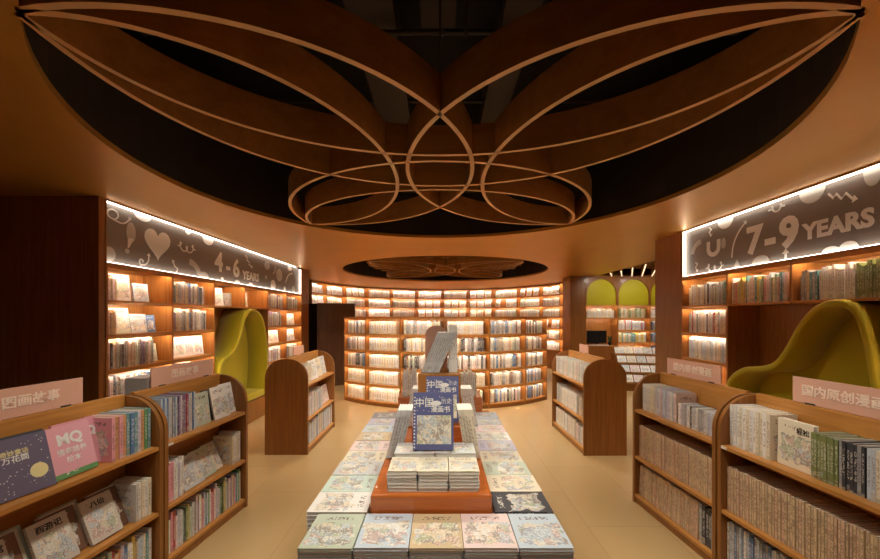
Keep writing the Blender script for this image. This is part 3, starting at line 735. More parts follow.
W2 = 'on the %s of the nearest right island'; L = RN_L
row(FRN, -L+.04, -L+.33, .857, .18, .265, (.02,.024), ['white','cream','white'], W2 % 'display top', 'boxed comic set volume', x0=.055, name='comic_book', hjit=.002)
o = faceout(FRN, -L+.335, .857, .19, .262, .03, 'cream', 'cream illustrated comic facing out beside the white set on the nearest right island', a=.02, x0=.11, name='comic_book', big=True)
put_text(o, '轻松', .035, M['ink_k'], .80, u=.72); 
for s0, s1, pal, nm in ((-L+.53, -L+.655, ['olive green'], 'green set'), (-L+.657, -L+.77, ['charcoal','grey'], 'dark grey set'), (-L+.772, -L+.82, ['pale blue','cream'], 'pale pair'), (-L+.822, -L+1.05, ['olive green','sage green','olive green'], 'second green set'), (-L+1.052, -.035, ['cream','pale grey'], 'last set')):
    row(FRN, s0, s1, .857, .18, .235, (.013,.016), pal, (W2 % 'display top')+', '+nm, x0=.06, name='comic_book', hjit=.003)
row(FRN, -L+.035, -.10, .43, .195, .285, (.0125,.018), MIX_MAG, W2 % 'middle shelf', 'comic spine', x0=.035, name='comic_book', kind='cover_mag', hjit=.004)
row(FRN, -L+.035, -.60, .08, .20, .275, (.014,.02), ['pale blue','pale grey','white','grey','blue','pale grey'], W2 % 'bottom shelf', 'comic spine', x0=.035, name='comic_book', kind='cover_mag', hjit=.01)

# --- left islands : s=-L is the near end (viewer's left), 0 the far end
W3 = 'on the %s of the nearest left island'; L = LN_L
# (frame s = -L .. 0 ; y world = 2.44 - |s|)
def fo(fr, *a, **k): return faceout(fr, *a, big=True, **k)
for k in range(3):
    o = fo(FLN, -.815+.012*k, .857, .235, .275, .02, 'purple' if k == 0 else 'charcoal', ('purple-grey starry picture book leaning face out at the front left of the nearest left island', 'dark picture book just behind the starry purple one, on the nearest left island', 'dark picture book two behind the starry purple one, on the nearest left island')[k], a=.30, x0=.085+.024*k, kind='cover_plain', yaw=-.10)
    if k == 0:
        o.color = (*lin((.42,.39,.47)), 1)
        put_text(o, '奇妙童话', .026, M['ink_y'], .74, u=.45); put_text(o, '万花筒', .034, M['ink_w'], .63, u=.45)
        mb = MB(); n = 20; sy, sz = o.scale[1], o.scale[2]
        mb.add([(1.0, .77+.035/sy*math.cos(2*PI*i/n), .34+.035/sz*math.sin(2*PI*i/n)) for i in range(n)]+[(1.05, .77+.035/sy*math.cos(2*PI*i/n), .34+.035/sz*math.sin(2*PI*i/n)) for i in range(n)],
               [tuple(range(n, 2*n))]+[(i, (i+1) % n, (i+1) % n+n, i+n) for i in range(n)])
        mb.build('round_badge', M['ink_y'], o, label='cream round badge')
        mb = MB(); rr = random.Random(3)
        for _ in range(70):
            a_, b_ = rr.uniform(.04, .95), rr.uniform(.03, .95); e = rr.uniform(.002, .0045)
            mb.box(1.0, 1.03, a_, a_+e/sy, b_, b_+e/sz)
        mb.build('star_specks', M['ink_w'], o, label='white star specks')
o = fo(FLN, -.575, .857, .215, .27, .022, 'pink', 'pink picture book titled MQ leaning face out on the nearest left island, in front', a=.27, x0=.085, kind='cover_plain')
o.color = (*lin((.90,.66,.70)), 1)
put_text(o, 'MQ', .078, M['ink_w'], .72, off=.003); put_text(o, '情商培养', .036, M['ink_w'], .48); put_text(o, '绘本', .036, M['ink_w'], .32)
mb = MB(); mb.box(1.0, 1.03, .0, 1., 0, .10); mb.build('flower_border', M['cover_full'], o).color = (*PAL['green'], 1)
o = fo(FLN, -.51, .857, .215, .27, .022, 'pink', 'second pink picture book, half hidden behind the one titled MQ', a=.22, x0=.135, kind='cover_plain')
put_text(o, 'Q', .06, M['ink_w'], .72, u=.86, off=.003)
row(FLN, -.30, -.035, .857, .2, .255, (.020,.024), None, W3 % 'display top', 'set volume', x0=.045, name='picture_book', hjit=.002, seq=['pink','orange','pink','orange','teal','blue','teal','lavender','orange','green','teal','green','olive green','pink'])
cov3 = [(-1.16,'取经','cream'), (-.90,'大闹天宫','cream'), (-.64,'西游记','cream'), (-.40,'八仙','cream')]
for q, (s, t_, c) in enumerate(cov3):
    o = fo(FLN, s, .43, .175, .245, .02, c, ['pale picture book with black title, first of the row', 'pale picture book with black title at the picture edge', 'pale picture book with three-character title', 'pale picture book with children drawn on it'][q]+', middle shelf, nearest left island', a=.40, x0=.07)
    o.color = (*lin((.84,.80,.74)), 1)
    put_text(o, t_, .040, M['ink_k'], .83)
    for j, cc in enumerate(('brown', 'cream', 'sage green')):
        if q == 3 and j == 2: continue
        fo(FLN, s+.03+.028*(j+1), .43, .175, .245, .018, cc, f'{cc} book fanned behind the {["first","second","third","last"][q]} titled book, middle shelf, nearest left island', a=.40, x0=.07+.024*(j+1), kind='cover')
row(FLN, -.155, -.035, .43, .19, .235, (.018,.024), ['white','cream','pale grey'], W3 % 'middle shelf', x0=.035, name='picture_book', hjit=.004)
row(FLN, -.85, -.035, .08, .19, .26, (.012,.024), MIX_KIDS, W3 % 'bottom shelf', x0=.035, name='picture_book')
W4 = 'on the %s of the farther left island'; L = LF_L
row(FLF, -L+.035, -L+.10, .857, .18, .285, (.01,.014), ['blue','navy','pale blue'], W4 % 'display top', x0=.055, name='picture_book', hjit=.004)
row(FLF, -L+.102, -L+.34, .857, .18, .28, (.009,.014), None, W4 % 'display top', x0=.055, name='picture_book', hjit=.003, seq=['pale grey','pale grey','grey','blue','pale blue','charcoal','purple','pale grey','purple','brown','purple','red','purple'])
o = fo(FLF, -L+.35, .857, .17, .25, .014, 'sage green', 'green illustrated picture book facing out on the farther left island display', a=.12, x0=.085)
o = fo(FLF, -L+.49, .857, .11, .25, .014, 'charcoal', 'dark green-grey narrow book turned aside on the farther left island display', a=.10, x0=.12, kind='cover_plain')
for q in range(2):
    fo(FLF, -L+.55+q*.15, .857, .19, .265, .012, 'white', ('white illustrated book', 'last white illustrated book')[q]+' leaning face out on the farther left island display', a=.2, x0=.07+.035*q)
row(FLF, -L+.035, -L+.21, .43, .18, .26, (.012,.03), ['white','pale grey','lavender','white','pink'], W4 % 'middle shelf', x0=.035, name='picture_book')
for q in range(3):
    fo(FLF, -L+.23+q*.155, .43, .2 if q < 2 else .15, .235, .012, ('pale grey','sage green','cream')[q], ('first','second','third')[q]+' illustrated book leaning face out on the middle shelf of the farther left island', a=.42, x0=.06+.02*q)
row(FLF, -.16, -.035, .43, .18, .235, (.014,.024), ['pale pink','white','cream'], W4 % 'middle shelf', x0=.035, name='picture_book')
row(FLF, -L+.035, -.035, .08, .18, .25, (.01,.022), None, W4 % 'bottom shelf', x0=.035, name='picture_book', leanp=.0, seq=['teal','pale blue','green','white','pink','red','pale pink','lavender','pale grey','lavender','green','charcoal','olive green','yellow','sage green','pale grey','grey','pale pink','purple','white','tan','pink','lavender'])
# backs of the displays (far sides seen over the centre panel)
# --- short islands
WS = 'on the %s of the short left island'
row(FSL, -1.13, -.86, .857, .19, .24, (.02,.03), ['white','cream','white'], WS % 'display top', x0=.05, name='storybook', lean=-.0)
for q in range(3): faceout(FSL, -.84+q*.25, .857, .22, .26, .02, ('white','cream','pale grey')[q], ('nearest','middle','farthest')[q]+' illustrated book facing out on top of the short left island', a=.2, x0=.09+.02*q, yaw=-.1)
row(FSL, -1.13, -.45, .43, .19, .27, (.014,.026), ['white','pale grey','pale pink','sage green','lavender','cream','pink','pale blue'], WS % 'middle shelf', x0=.03, name='storybook')
for q in range(2): faceout(FSL, -.44+q*.2, .43, .19, .25, .02, 'pale pink', ('nearer','farther')[q]+' pale pink book facing out on the middle shelf of the short left island', a=.2, x0=.09)
row(FSL, -1.13, -.04, .08, .19, .27, (.014,.028), ['white','pale blue','pale grey','blue','tan','pale blue','white','lavender'], WS % 'bottom shelf', x0=.03, name='storybook')
WT = 'on the %s of the short right island'
row(FSR, -1.20, -.04, .857, .18, .235, (.016,.026), ['white','pale blue','mint','pale pink','white','pale grey','cream'], WT % 'display top', x0=.05, name='storybook', hjit=.006)
row(FSR, -1.15, -.93, .43, .18, .25, (.02,.03), ['pale grey','grey'], WT % 'middle shelf', x0=.04, name='storybook')
row(FSR, -.90, -.30, .43, .18, .24, (.02,.03), ['white','white','cream'], WT % 'middle shelf', x0=.03, name='storybook', hjit=.004)
row(FSR, -.27, -.04, .43, .18, .22, (.02,.03), ['pale pink','tan','grey'], WT % 'middle shelf', x0=.04, name='storybook')
row(FSR, -1.15, -.35, .08, .18, .25, (.018,.028), ['white','cream','pale grey','white'], WT % 'bottom shelf', x0=.03, name='storybook', hjit=.005)
row(FSR, -.33, -.04, .08, .18, .24, (.02,.03), ['pale grey','grey','pale pink'], WT % 'bottom shelf', x0=.03, name='storybook')

# ------------------------------------------------------------------ centre table
tb = empty('display_table', 'long low wooden display table down the middle, covered with piles of books', 'table', (0, 1.40, 0))
box('table_body', M['oak_end'], -.53, .50, .06, 2.55, 0, .64, tb, .004); box('table_top', M['orange'], -.56, .535, .03, 2.62, .641, .685, tb, .006)
TT = .686
I4 = Matrix.Identity(4)
def pile(x, y, z, w, d, n, t, c, R, cy, label, under, name='picture_book', kind='cover_full', big=True):
    """n copies lying in a pile; (x,y) near-left corner, w across, d away"""
    for k in range(n):
        jx, jy = random.uniform(-.0025, .0025), random.uniform(-.0025, .0025)
        tk = t-.0007
        if R is FLAT: pos = (x+jx, y+jy, z+k*t+.0005); dm = (tk, w, d)
        elif R is FLATR: pos = (x+jx, y+d+jy, z+k*t+.0005); dm = (tk, d, w)
        else: pos = (x+w+jx, y+jy, z+k*t+.0005); dm = (tk, d, w)
        top = k == n-1
        o = book(I4, pos, R, dm, c if top else cy, label if top else under, None if top else under[:60], name, kind, big and top)
        if top: o.color = (*PAL[c], 1)
    return o
fr5 = [('sage green', 'pale green', 'first pile from left in the front row'), ('pale blue', 'pale blue', 'second pile from left in the front row'), ('tan', 'tan-yellow', 'middle pile of the front row'), ('pale pink', 'pink-edged', 'fourth pile from left in the front row'), ('pale blue', 'pale blue', 'last pile at right in the front row')]
w = .2195
for k, (c, cn, lb) in enumerate(fr5):
    pile(-.562+k*w, 1.463, TT, w-.004, .255, 8, .0125, c, FLAT, 'grey', f'{cn} picture book topping the '+lb, 'copy lying underneath in the '+lb)
lc = ['white', 'mint', 'pale grey', 'cream', 'pale pink', 'tan', 'pale blue', 'lavender', 'grey']
rc = ['charcoal', 'cream', 'sage green', 'cream', 'lavender', 'white', 'pale pink', 'pale grey', 'pale blue']
nth = ['nearest', 'second', 'third', 'fourth', 'fifth', 'sixth', 'seventh', 'eighth', 'farthest']
for k in range(9):
    y = 1.742+k*.207
    pile(-.63, y, TT, .285, .200, 5 if k < 3 else 4, .019 if k < 3 else .022, lc[k], FLATR, 'pale grey', f'{lc[k]} picture book topping the {nth[k]} pile in the left column of the table', f'copy under the {nth[k]} pile of the left table column')
    pile(.262, y, TT, .275, .200, 5 if k < 3 else 4, .019 if k < 3 else .022, rc[k], FLATL, 'pale grey', f'{rc[k]} picture book topping the {nth[k]} pile in the right column of the table', f'copy under the {nth[k]} pile of the right table column')
# stepped risers
rs = MB(); r_ = .03
rp = [(-.275,.0),(.275,.0),(.275,1.75),(-.275,1.75)]
tag(box('low_riser_box', M['orange'], -.328, .245, 1.735, 3.42, TT+.001, .865, None, .012), 'orange-brown low riser box in the middle of the table under the front piles', 'display riser')
tag(box('stepped_riser_box', M['orange'], -.18, .15, 2.36, 3.2, .866, 1.0, None, .004), 'second-step orange riser box behind the front blue book', 'display riser')
tag(box('tall_riser_box', M['oak'], -.155, .145, 2.60, 2.85, 1.001, 1.30, None, .004), 'tall brown riser box behind the rear blue book', 'display riser')
tag(box('rear_riser_box', M['orange'], -.41, .41, 3.60, 3.98, TT+.001, .915, None, .004), 'wide brown riser box at the far end of the table', 'display riser')
for k in range(3):
    nm = ('left', 'middle', 'right')[k]
    pile(-.252+k*.148, 1.765, .866, .144, .175, 6, .0165, 'cream', FLAT, 'pale grey', f'cream leafy book topping the {nm} of three piles on the low riser', f'copy in the {nm} of three piles on the low riser')
for k in range(2):
    nm = ('left', 'right')[k]
    pile(-.245+k*.223, 1.975, .866, .216, .17, 5, .021, 'pale grey', FLAT, 'pale grey', f'pale illustrated book topping the {nm} pile just in front of the blue book', f'copy in the {nm} pile just in front of the blue book')
def blue(x, y, z, w, h, lab, a=.17):
    o = book(I4, (x, y, z), Matrix.Rotation(-a, 4, 'X') @ axes((0,-1,0), (1,0,0), (0,0,1), (0,0,0)), (.03, w, h), 'navy', lab, None, 'picture_book', 'cover_plain', True)
    o.color = (*lin((.38,.40,.58)), 1)
    put_text(o, '中国', .052, M['ink_w'], .81, u=.28, off=.0006); put_text(o, '历史', .03, M['ink_w'], .84, u=.83, off=.0)
    put_text(o, '漫画书', .036, M['ink_w'], .70, u=.68, off=.0006)
    mb = MB(); n = 18; sy, sz = o.scale[1], o.scale[2]
    mb.add([(q, .57+.028/sy*math.cos(2*PI*i/n), .81+.014/sz*math.sin(2*PI*i/n)) for q in (1.0, 1.03) for i in range(n)], [tuple(range(n, 2*n))]+[(i, (i+1) % n, (i+1) % n+n, i+n) for i in range(n)])
    mb.build('white_oval', M['ink_w'], o, label='white oval badge')
    mb = MB(); mb.box(1.0, 1.025, .10, .94, .10, .60); p = mb.build('illustration', M['cover_full'], o, label='crowded pastel illustration'); p.color = (*PAL['cream'], 1)
    mb = MB(); rr = random.Random(5)
    for i in range(16): mb.box(1.0, 1.02, .02, .055, .03+i*.058, .055+i*.058)
    for i in range(22): a_ = rr.uniform(.08, .9); b_ = rr.uniform(.61, .93); mb.box(1.0, 1.012, a_, a_+.02, b_, b_+.012)
    mb.build('white_marks', M['ink_w'], o)
    return o
blue(-.148, 2.035, .974, .222, .305, 'blue illustrated history book standing upright at the front of the riser, nearer one')
blue(-.092, 2.44, 1.005, .215, .30, 'blue illustrated history book standing behind the front blue one')
tag(box('book_easel', M['white'], -.10, .03, 2.135, 2.14, .974, 1.16, None), 'thin white easel plate supporting the front blue book', 'easel')
# leaning sets on both sides
def slanted(x0, y, z, n, t, d, h, lean, c, lab, grp):
    fr = frame((x0, y, 0), PI/2)
    s = 0
    for k in range(n):
        R = Matrix.Rotation(lean, 4, 'X') @ SPINE
        book(fr, (0, -s, z+.001+(t*math.sin(lean) if lean > 0 else 0)), R, (t, d, h), c, lab, grp, 'picture_book', 'cover_plain')
        s += t/math.cos(lean)+.0005
slanted(-.318, 2.17, .868, 5, .016, .17, .29, .24, 'pale grey', 'grey spine leaning right in the near left set beside the blue book', 'near left leaning set')
slanted(.150, 2.17, .868, 5, .017, .17, .29, -.16, 'cream', 'cream spine leaning left in the near right set beside the blue book', 'near right leaning set')
slanted(-.27, 2.80, .868, 5, .017, .17, .29, .2, 'white', 'white spine leaning right in the farther left set by the tall riser', 'farther left leaning set')
slanted(.20, 2.80, .868, 5, .017, .17, .29, -.16, 'white', 'white spine leaning left in the farther right set by the tall riser', 'farther right leaning set')
slanted(-.135, 2.63, 1.301, 8, .0145, .17, .31, .40, 'pale grey', 'pale grey patterned spine leaning right on top of the tall riser', 'leaning set on the tall riser')
slanted(.065, 2.66, 1.301, 4, .0145, .15, .34, .0, 'white', 'white spine standing upright at the right on top of the tall riser', 'upright set on the tall riser')
mb = MB(); n = 28
pts = [(-.085, 0), (.085, 0)]+[(.085*math.cos(PI*i/14), .25+.085*math.sin(PI*i/14)) for i in range(15)]
mb.prism(pts, 'y', 0, .008); o = mb.build('arched_pink_plate', M['pink'], None); o.location = (-.03, 2.842, 1.301); tag(o, 'pink round-topped plate standing behind the leaning books on the tall riser', 'sign')
for k, (x0, x1) in enumerate(((-.37, -.22), (.20, .37))):
    fr = frame((x0, 3.64, 0), PI/2)
    row(fr, 0, x1-x0, .916, .17, .24, (.016,.022), ['white','cream'], ('on the left end', 'on the right end')[k]+' of the far riser box', 'tall book', x0=0, name='picture_book')
pile(-.15, 3.66, .916, .2, .26, 6, .02, 'white', FLAT, 'white', 'white book topping the pile on the middle of the far riser box', 'copy in the pile on the middle of the far riser box')

# ------------------------------------------------------------------ curved bookcase in the middle distance (bulges towards the viewer)
CC = (.10, 9.75); RO = 3.0; RI = 2.66
degs = [-43.2, -31, -16.2, -.3, 15.8, 31.4, 44.2]
A = [math.radians(d_) for d_ in degs]
def phi(a): return PI-a     # MB.arc angle: x=sin, y=cos ; front side is y negative
cs = empty('curved_bookcase', 'eye-high curved bookcase bulging towards the tables, with five rows of lit shelves', 'bookcase', (CC[0], CC[1], 0))
a0, a1 = phi(A[0]), phi(A[-1])
MB().arc(0, 0, RI-.02, RI, a0, a1, 0, 1.69, 40).build('back_panel', M['oak'], cs)
CZ = [.085+.323*k for k in range(6)]
for k, z in enumerate(CZ):
    for i in range(6):
        da = .0052
        sh = MB().arc(0, 0, RI+.001, RO-.002, phi(A[i])-da, phi(A[i+1])+da, z-.022, z, 8).build('shelf', M['oak_h'], cs)
        if k:
            MB().arc(0, 0, RO-.013, RO-.002, phi(A[i])-da, phi(A[i+1])+da, z-.038, z-.0225, 8).build('front_lip', M['oak_h'], sh)
            MB().arc(0, 0, RO-.020, RO-.0135, phi(A[i])-.01, phi(A[i+1])+.01, z-.036, z-.0235, 6).build('light_strip', M['led_far'], sh, label='glowing warm light strip behind the shelf lip')
for a in A:
    MB().arc(0, 0, RI+.001, RO, phi(a)-.0048, phi(a)+.0048, 0, 1.70, 1).build('divider', M['oak'], cs)
MB().arc(0, 0, RO-.03, RO-.012, a0-.006, a1+.006, 0, .062, 40).build('plinth', M['oak_end'], cs)
bn = ['leftmost', 'second', 'third', 'fourth', 'fifth', 'rightmost']; rn5 = ['bottom', 'fourth', 'third', 'second', 'top']
cnt = 0; rest = []
for r in range(4, -1, -1):
    for i in range(6):
        am = A[i]; x, y = CC[0]+RO*math.sin(A[i]), CC[1]-RO*math.cos(A[i])
        x2, y2 = CC[0]+RO*math.sin(A[i+1]), CC[1]-RO*math.cos(A[i+1])
        ch = math.hypot(x2-x, y2-y); ang = math.atan2(y2-y, x2-x)
        fr = frame((x, y, 0), ang+PI/2); z = CZ[r]
        W_ = f'on the {rn5[r]} shelf, {bn[i]} bay of the curved bookcase'
        s0 = .055; s1 = ch-.05-random.uniform(0, .05)
        big_set = random.random() < .22 or (i == 1 and r < 4)
        hh = .24 if not big_set else .235
        pal = ['white','cream'] if big_set else MIX_COUNTER
        th = (.034,.046)
        if i == 1: th = (.05,.06)
        bl = row(fr, s0, s1, z, .18, hh, th, pal, W_, 'book', x0=.045, name='novel', hjit=.006 if big_set else .018, kind='cover_plain' if big_set else 'cover')
        cnt += len(bl)
print('counter books', cnt)
tag(box('white_price_card', M['white'], .14, .26, 6.82, 6.824, 1.703, 1.77), 'small white card standing on the curved bookcase behind the table', 'sign')

# ------------------------------------------------------------------ tall concave bookcase at the back
CB = (.10, 10.7); RB = 3.80; RB2 = 4.12
nb = 12; AB = [math.radians(-90+15*k) for k in range(nb+1)]
bk = empty('concave_wall_bookcase', 'floor-to-ceiling concave bookcase wrapping the far end of the room', 'bookcase', (CB[0], CB[1], 0))
MB().arc(0, 0, RB2, RB2+.02, AB[0], AB[-1], 0, CE-.005, 60).build('back_panel', M['oak'], bk)
BZ = [.63+.36*k for k in range(6)]+[2.775]
for k, z in enumerate(BZ):
    for i in range(nb):
        sh = MB().arc(0, 0, RB+.002, RB2-.001, AB[i]+.004, AB[i+1]-.004, z-.02, z, 6).build('shelf', M['oak_h'], bk)
        if k:
            MB().arc(0, 0, RB+.002, RB+.012, AB[i]+.004, AB[i+1]-.004, z-.036, z-.0205, 6).build('front_lip', M['oak_h'], sh)
            MB().arc(0, 0, RB+.0125, RB+.019, AB[i]+.01, AB[i+1]-.01, z-.034, z-.0215, 4).build('light_strip', M['led_back'], sh, label='glowing warm light strip behind the shelf lip')
for a in AB: MB().arc(0, 0, RB, RB2-.001, a-.0035, a+.0035, 0, 2.775, 1).build('divider', M['oak'], bk)
MB().arc(0, 0, RB+.01, RB+.03, AB[0]+.005, AB[-1]-.005, 0, .605, 60).build('base_cabinet', M['oak_end'], bk)
rnb = ['bottom', 'fifth', 'fourth', 'third', 'second', 'top']
ordb = ['leftmost', 'second', 'third', 'fourth', 'fifth', 'sixth', 'seventh', 'eighth', 'ninth', 'tenth', 'eleventh', 'rightmost']
for r in range(6):
    for i in range(nb):
        if r < 3 and i < 9: continue
        x, y = CB[0]+RB*math.sin(AB[i]), CB[1]+RB*math.cos(AB[i]); x2, y2 = CB[0]+RB*math.sin(AB[i+1]), CB[1]+RB*math.cos(AB[i+1])
        ch = math.hypot(x2-x, y2-y); fr = frame((x, y, 0), math.atan2(y2-y, x2-x)+PI/2); z = BZ[r]
        W_ = f'on the {rnb[r]} row, {ordb[i]} bay, far concave bookcase'
        kind = random.random(); c = random.choice(MIX_FAR)
        if kind < .78:
            n = random.choice((3, 4, 4, 5)); wd = (ch-.1)/n
            for k in range(n):
                if random.random() < .06: continue
                faceout(fr, .06+k*wd, z, min(wd-.012, .24), random.uniform(.24, .28), .02, c, f'{c} face-out book, {["first","second","third","fourth","fifth"][k]} '+W_, a=.16, x0=.10, name='display_book', kind='cover', yaw=random.uniform(-.2, .1))
        else:
            row(fr, .06, ch-.06, z, .18, .24, (.03,.05), MIX_FAR, W_, 'book', x0=.075, name='display_book', hjit=.015)

# ------------------------------------------------------------------ arched bookcases at the far right
ay = 9.95
arc_c = empty('arched_bookcase', 'row of bookcases with olive-yellow arched tops at the far right, computer in the first bay', 'bookcase', (3.92, ay, 0))
bx = [0, .86, 1.73, 2.60, 3.47]
box('back_panel', M['oak'], 0, 3.47, .34, .36, 0, 2.02, arc_c)
for x in bx: box('divider', M['oak'], x-.014 if x else 0, x+.014, 0, .34, 0, 2.02, arc_c)
for i in range(4):
    x0, x1 = bx[i]+.015, bx[i+1]-.015; r = (x1-x0)/2-.012; cx = (x0+x1)/2; zc = 2.72-r
    # spandrel board with arched cut-out
    n = 16; ar = [(cx-r*math.cos(PI*k/n), zc+r*math.sin(PI*k/n)) for k in range(n+1)]
    mb = MB()
    for k in range(n):
        (xa, za), (xb, zb) = ar[k], ar[k+1]
        mb.prism([(xa, za), (xb, zb), (xb, 2.79), (xa, 2.79)], 'y', 0, .04)
    mb.box(x0-.014, cx-r, 0, .04, 2.021, 2.79); mb.box(cx+r, x1+.014, 0, .04, 2.021, 2.79)
    mb.build('arch_board', M['walnut'], arc_c)
    MB().prism([(cx-r-.01, 2.025)]+[(cx-(r+.01)*math.cos(PI*k/n), zc+(r+.01)*math.sin(PI*k/n)) for k in range(n+1)]+[(cx+r+.01, 2.025)], 'y', .045, .06).build('arch_panel', M['lime'], arc_c, label='olive-yellow arched panel')
    for z in ((2.02, 1.68, .93) if i == 0 else (2.02, 1.68, 1.35, 1.02, .66, .1)):
        s_ = box('shelf', M['oak_h'], x0, x1, 0, .338, z-.02, z, arc_c)
        if z > .5 and not (i == 0 and z < 1):
            box('front_lip', M['oak_h'], x0, x1, .0, .01, z-.036, z-.0205, s_)
            box('light_strip', M['led_far'], x0+.03, x1-.03, .0105, .017, z-.034, z-.0215, s_, label='glowing warm light strip behind the shelf lip')
    if i == 0: box('cabinet_front', M['walnut'], x0, x1, 0, .02, 0, .90, arc_c)
for i in range(4):
    fr = frame((3.92+bx[i]+.02, ay, 0), PI/2)
    for z, nm in ((1.68, 'top'), (1.35, 'second'), (1.02, 'third'), (.66, 'fourth')):
        if i == 0 and z != 1.68: continue
        pal = [['white','cream'], ['sage green','tan','cream','olive green'], ['white','pink','blue','cream'], ['grey','blue','navy']][i] if z == 1.68 else [None, {1.35: ['pale pink','white','red','pale blue'], 1.02: ['sage green','yellow','cream','teal'], .66: ['yellow','cream','tan','white']}.get(z), ['navy','blue','grey'], ['white']][i]
        row(fr, .03, .78, z, .2, .23, (.028,.045), pal, f'on the {nm} shelf of the {["first","second","third","fourth"][i]} arched bookcase bay', 'book', x0=.04, name='paperback_book')
# monitor
mn = empty('computer_monitor', 'black flat computer monitor in the first arched bay', 'monitor', (4.30, 10.10, .931))
box('screen', M['black'], -.29, .25, 0, .03, .06, .40, mn, .004); box('stand_foot', M['black'], -.12, .10, -.05, .1, 0, .012, mn); box('stand_neck', M['black'], -.03, .01, .03, .05, .012, .2, mn)
tag(box('white_keyboard', M['white'], 4.02, 4.55, 9.965, 10.03, .931, .95), 'white keyboard in front of the black monitor', 'keyboard')
mb = MB(); rr = random.Random(2)
for _ in range(26):
    a_ = rr.uniform(0, 2*PI); l = rr.uniform(.04, .09); hz = rr.uniform(.08, .26)
    p = [(0, 0, .08), (math.cos(a_)*l*.5, math.sin(a_)*l*.3, hz), (math.cos(a_)*l, math.sin(a_)*l*.5, hz-.02)]
    mb.add([p[0], (p[1][0]-.015, p[1][1], p[1][2]), p[2], (p[1][0]+.015, p[1][1], p[1][2])], [(0,1,2,3)])
pt = empty('potted_plant', 'small dark potted plant beside the computer monitor', 'plant', (4.64, 10.12, .931)); mb.build('leaves', M['leaf'], pt)
MB().prism([(.045*math.cos(2*PI*i/16), .045*math.sin(2*PI*i/16)) for i in range(16)], 'z', 0, .09).build('pot', M['black'], pt)

# stepped display stand with face-out books
sd = empty('stepped_display_stand', 'stepped wooden display stand with slanting rows of pale books, far right', 'display stand', (4.95, 8.35, 0), math.radians(-14))
steps = []
for k in range(4):
    y0 = .32*k; z0 = .16+.19*k
    box('step', M['oak_end'], -.75, .85, y0, 1.30, z0-.16, z0+.028, sd); 
    s_ = box('step_edge', M['oak_h'], -.75, .85, y0-.012, y0-.001, z0, z0+.028, sd)
    steps.append((y0, z0+.03))
fr = frame((4.95, 8.35, 0), math.radians(-14)) @ Matrix.Rotation(PI/2, 4, 'Z')
for k, (y0, z0) in enumerate(steps):
    for q in range(7):
        c = random.choice(['white','cream','pale grey','pale pink'])
        faceout(fr, -.72+q*.222, z0+.001, .2, .20, .02, c, f'{c} book, {["leftmost","second","third","fourth","fifth","sixth","rightmost"][q]} on the {["lowest","second","third","highest"][k]} tier of the stepped stand', a=.75, x0=y0+.04, name='picture_book')

# small items
cam_o = empty('security_camera', 'small black security camera at the far upper end of the left sign', 'camera', (-3.05, 7.95, 2.75))
MB().tube([(0, 0, 0), (.09, -.05, -.02)], .02, 8).build('camera_body', M['black'], cam_o); box('mount', M['white'], -.05, 0, -.02, .02, .0, .048, cam_o)
db = empty('framed_display_box', 'white framed display box on the back of the nearer left islands', 'display box', (0,0,0)); db.matrix_world = FLF @ Matrix.Translation((.30, LF_L-.40, .8585)); l, r, s = db.matrix_world.decompose(); db.location = l; db.rotation_mode = 'QUATERNION'; db.rotation_quaternion = r
mb = MB(); mb.box(0, .18, 0, .012, 0, .40); mb.box(0, .18, .208, .22, 0, .40); mb.box(0, .18, .012, .208, .388, .40); mb.box(0, .18, .012, .208, 0, .012); mb.box(0, .18, .012, .208, .27, .282)
mb.build('frame', M['white'], db); box('picture_card', M['cover_full'], .004, .010, .03, .19, .285, .382, db).color = (*PAL['cream'], 1); box('picture_card', M['cover_full'], .004, .010, .02, .2, .03, .25, db).color = (*PAL['pale grey'], 1)

# ------------------------------------------------------------------ past 300 of a kind: the smallest ones in view become one object
F = 370.
def screen_box(o):
    mw = Matrix.LocRotScale(o.location, o.rotation_quaternion, o.scale); xs, ys = [], []
    for c in ((x, y, z) for x in (0, 1) for y in (0, 1) for z in (0, 1)):
        p = mw @ Vector(c)
        if p.y < .2: return None
        xs.append(440+F*p.x/p.y); ys.append(317-F*(p.z-H)/p.y)
    return min(xs), max(xs), min(ys), max(ys)
kinds = {}
for o in [q for q in COL.objects if not q.parent]:
    if o.get('category') == 'book':
        sb = screen_box(o)
        if sb is None or sb[1] < -60 or sb[0] > 940 or sb[2] > 640:      # wholly outside the frame
            for c_ in list(o.children): bpy.data.objects.remove(c_)
            bpy.data.objects.remove(o); continue
        w_ = max(0, min(880, sb[1])-max(0, sb[0])); h_ = max(0, min(559, sb[3])-max(0, sb[2]))
        kinds.setdefault(o.name.split('.')[0], []).append((w_*h_, o))
WHERE = {'novel': 'curved bookcase', 'storybook': 'left wall bookcase and short islands', 'picture_book': 'table and left islands', 'comic_book': 'right islands', 'paperback_book': 'right wall and arched bookcases', 'display_book': 'far concave bookcase'}
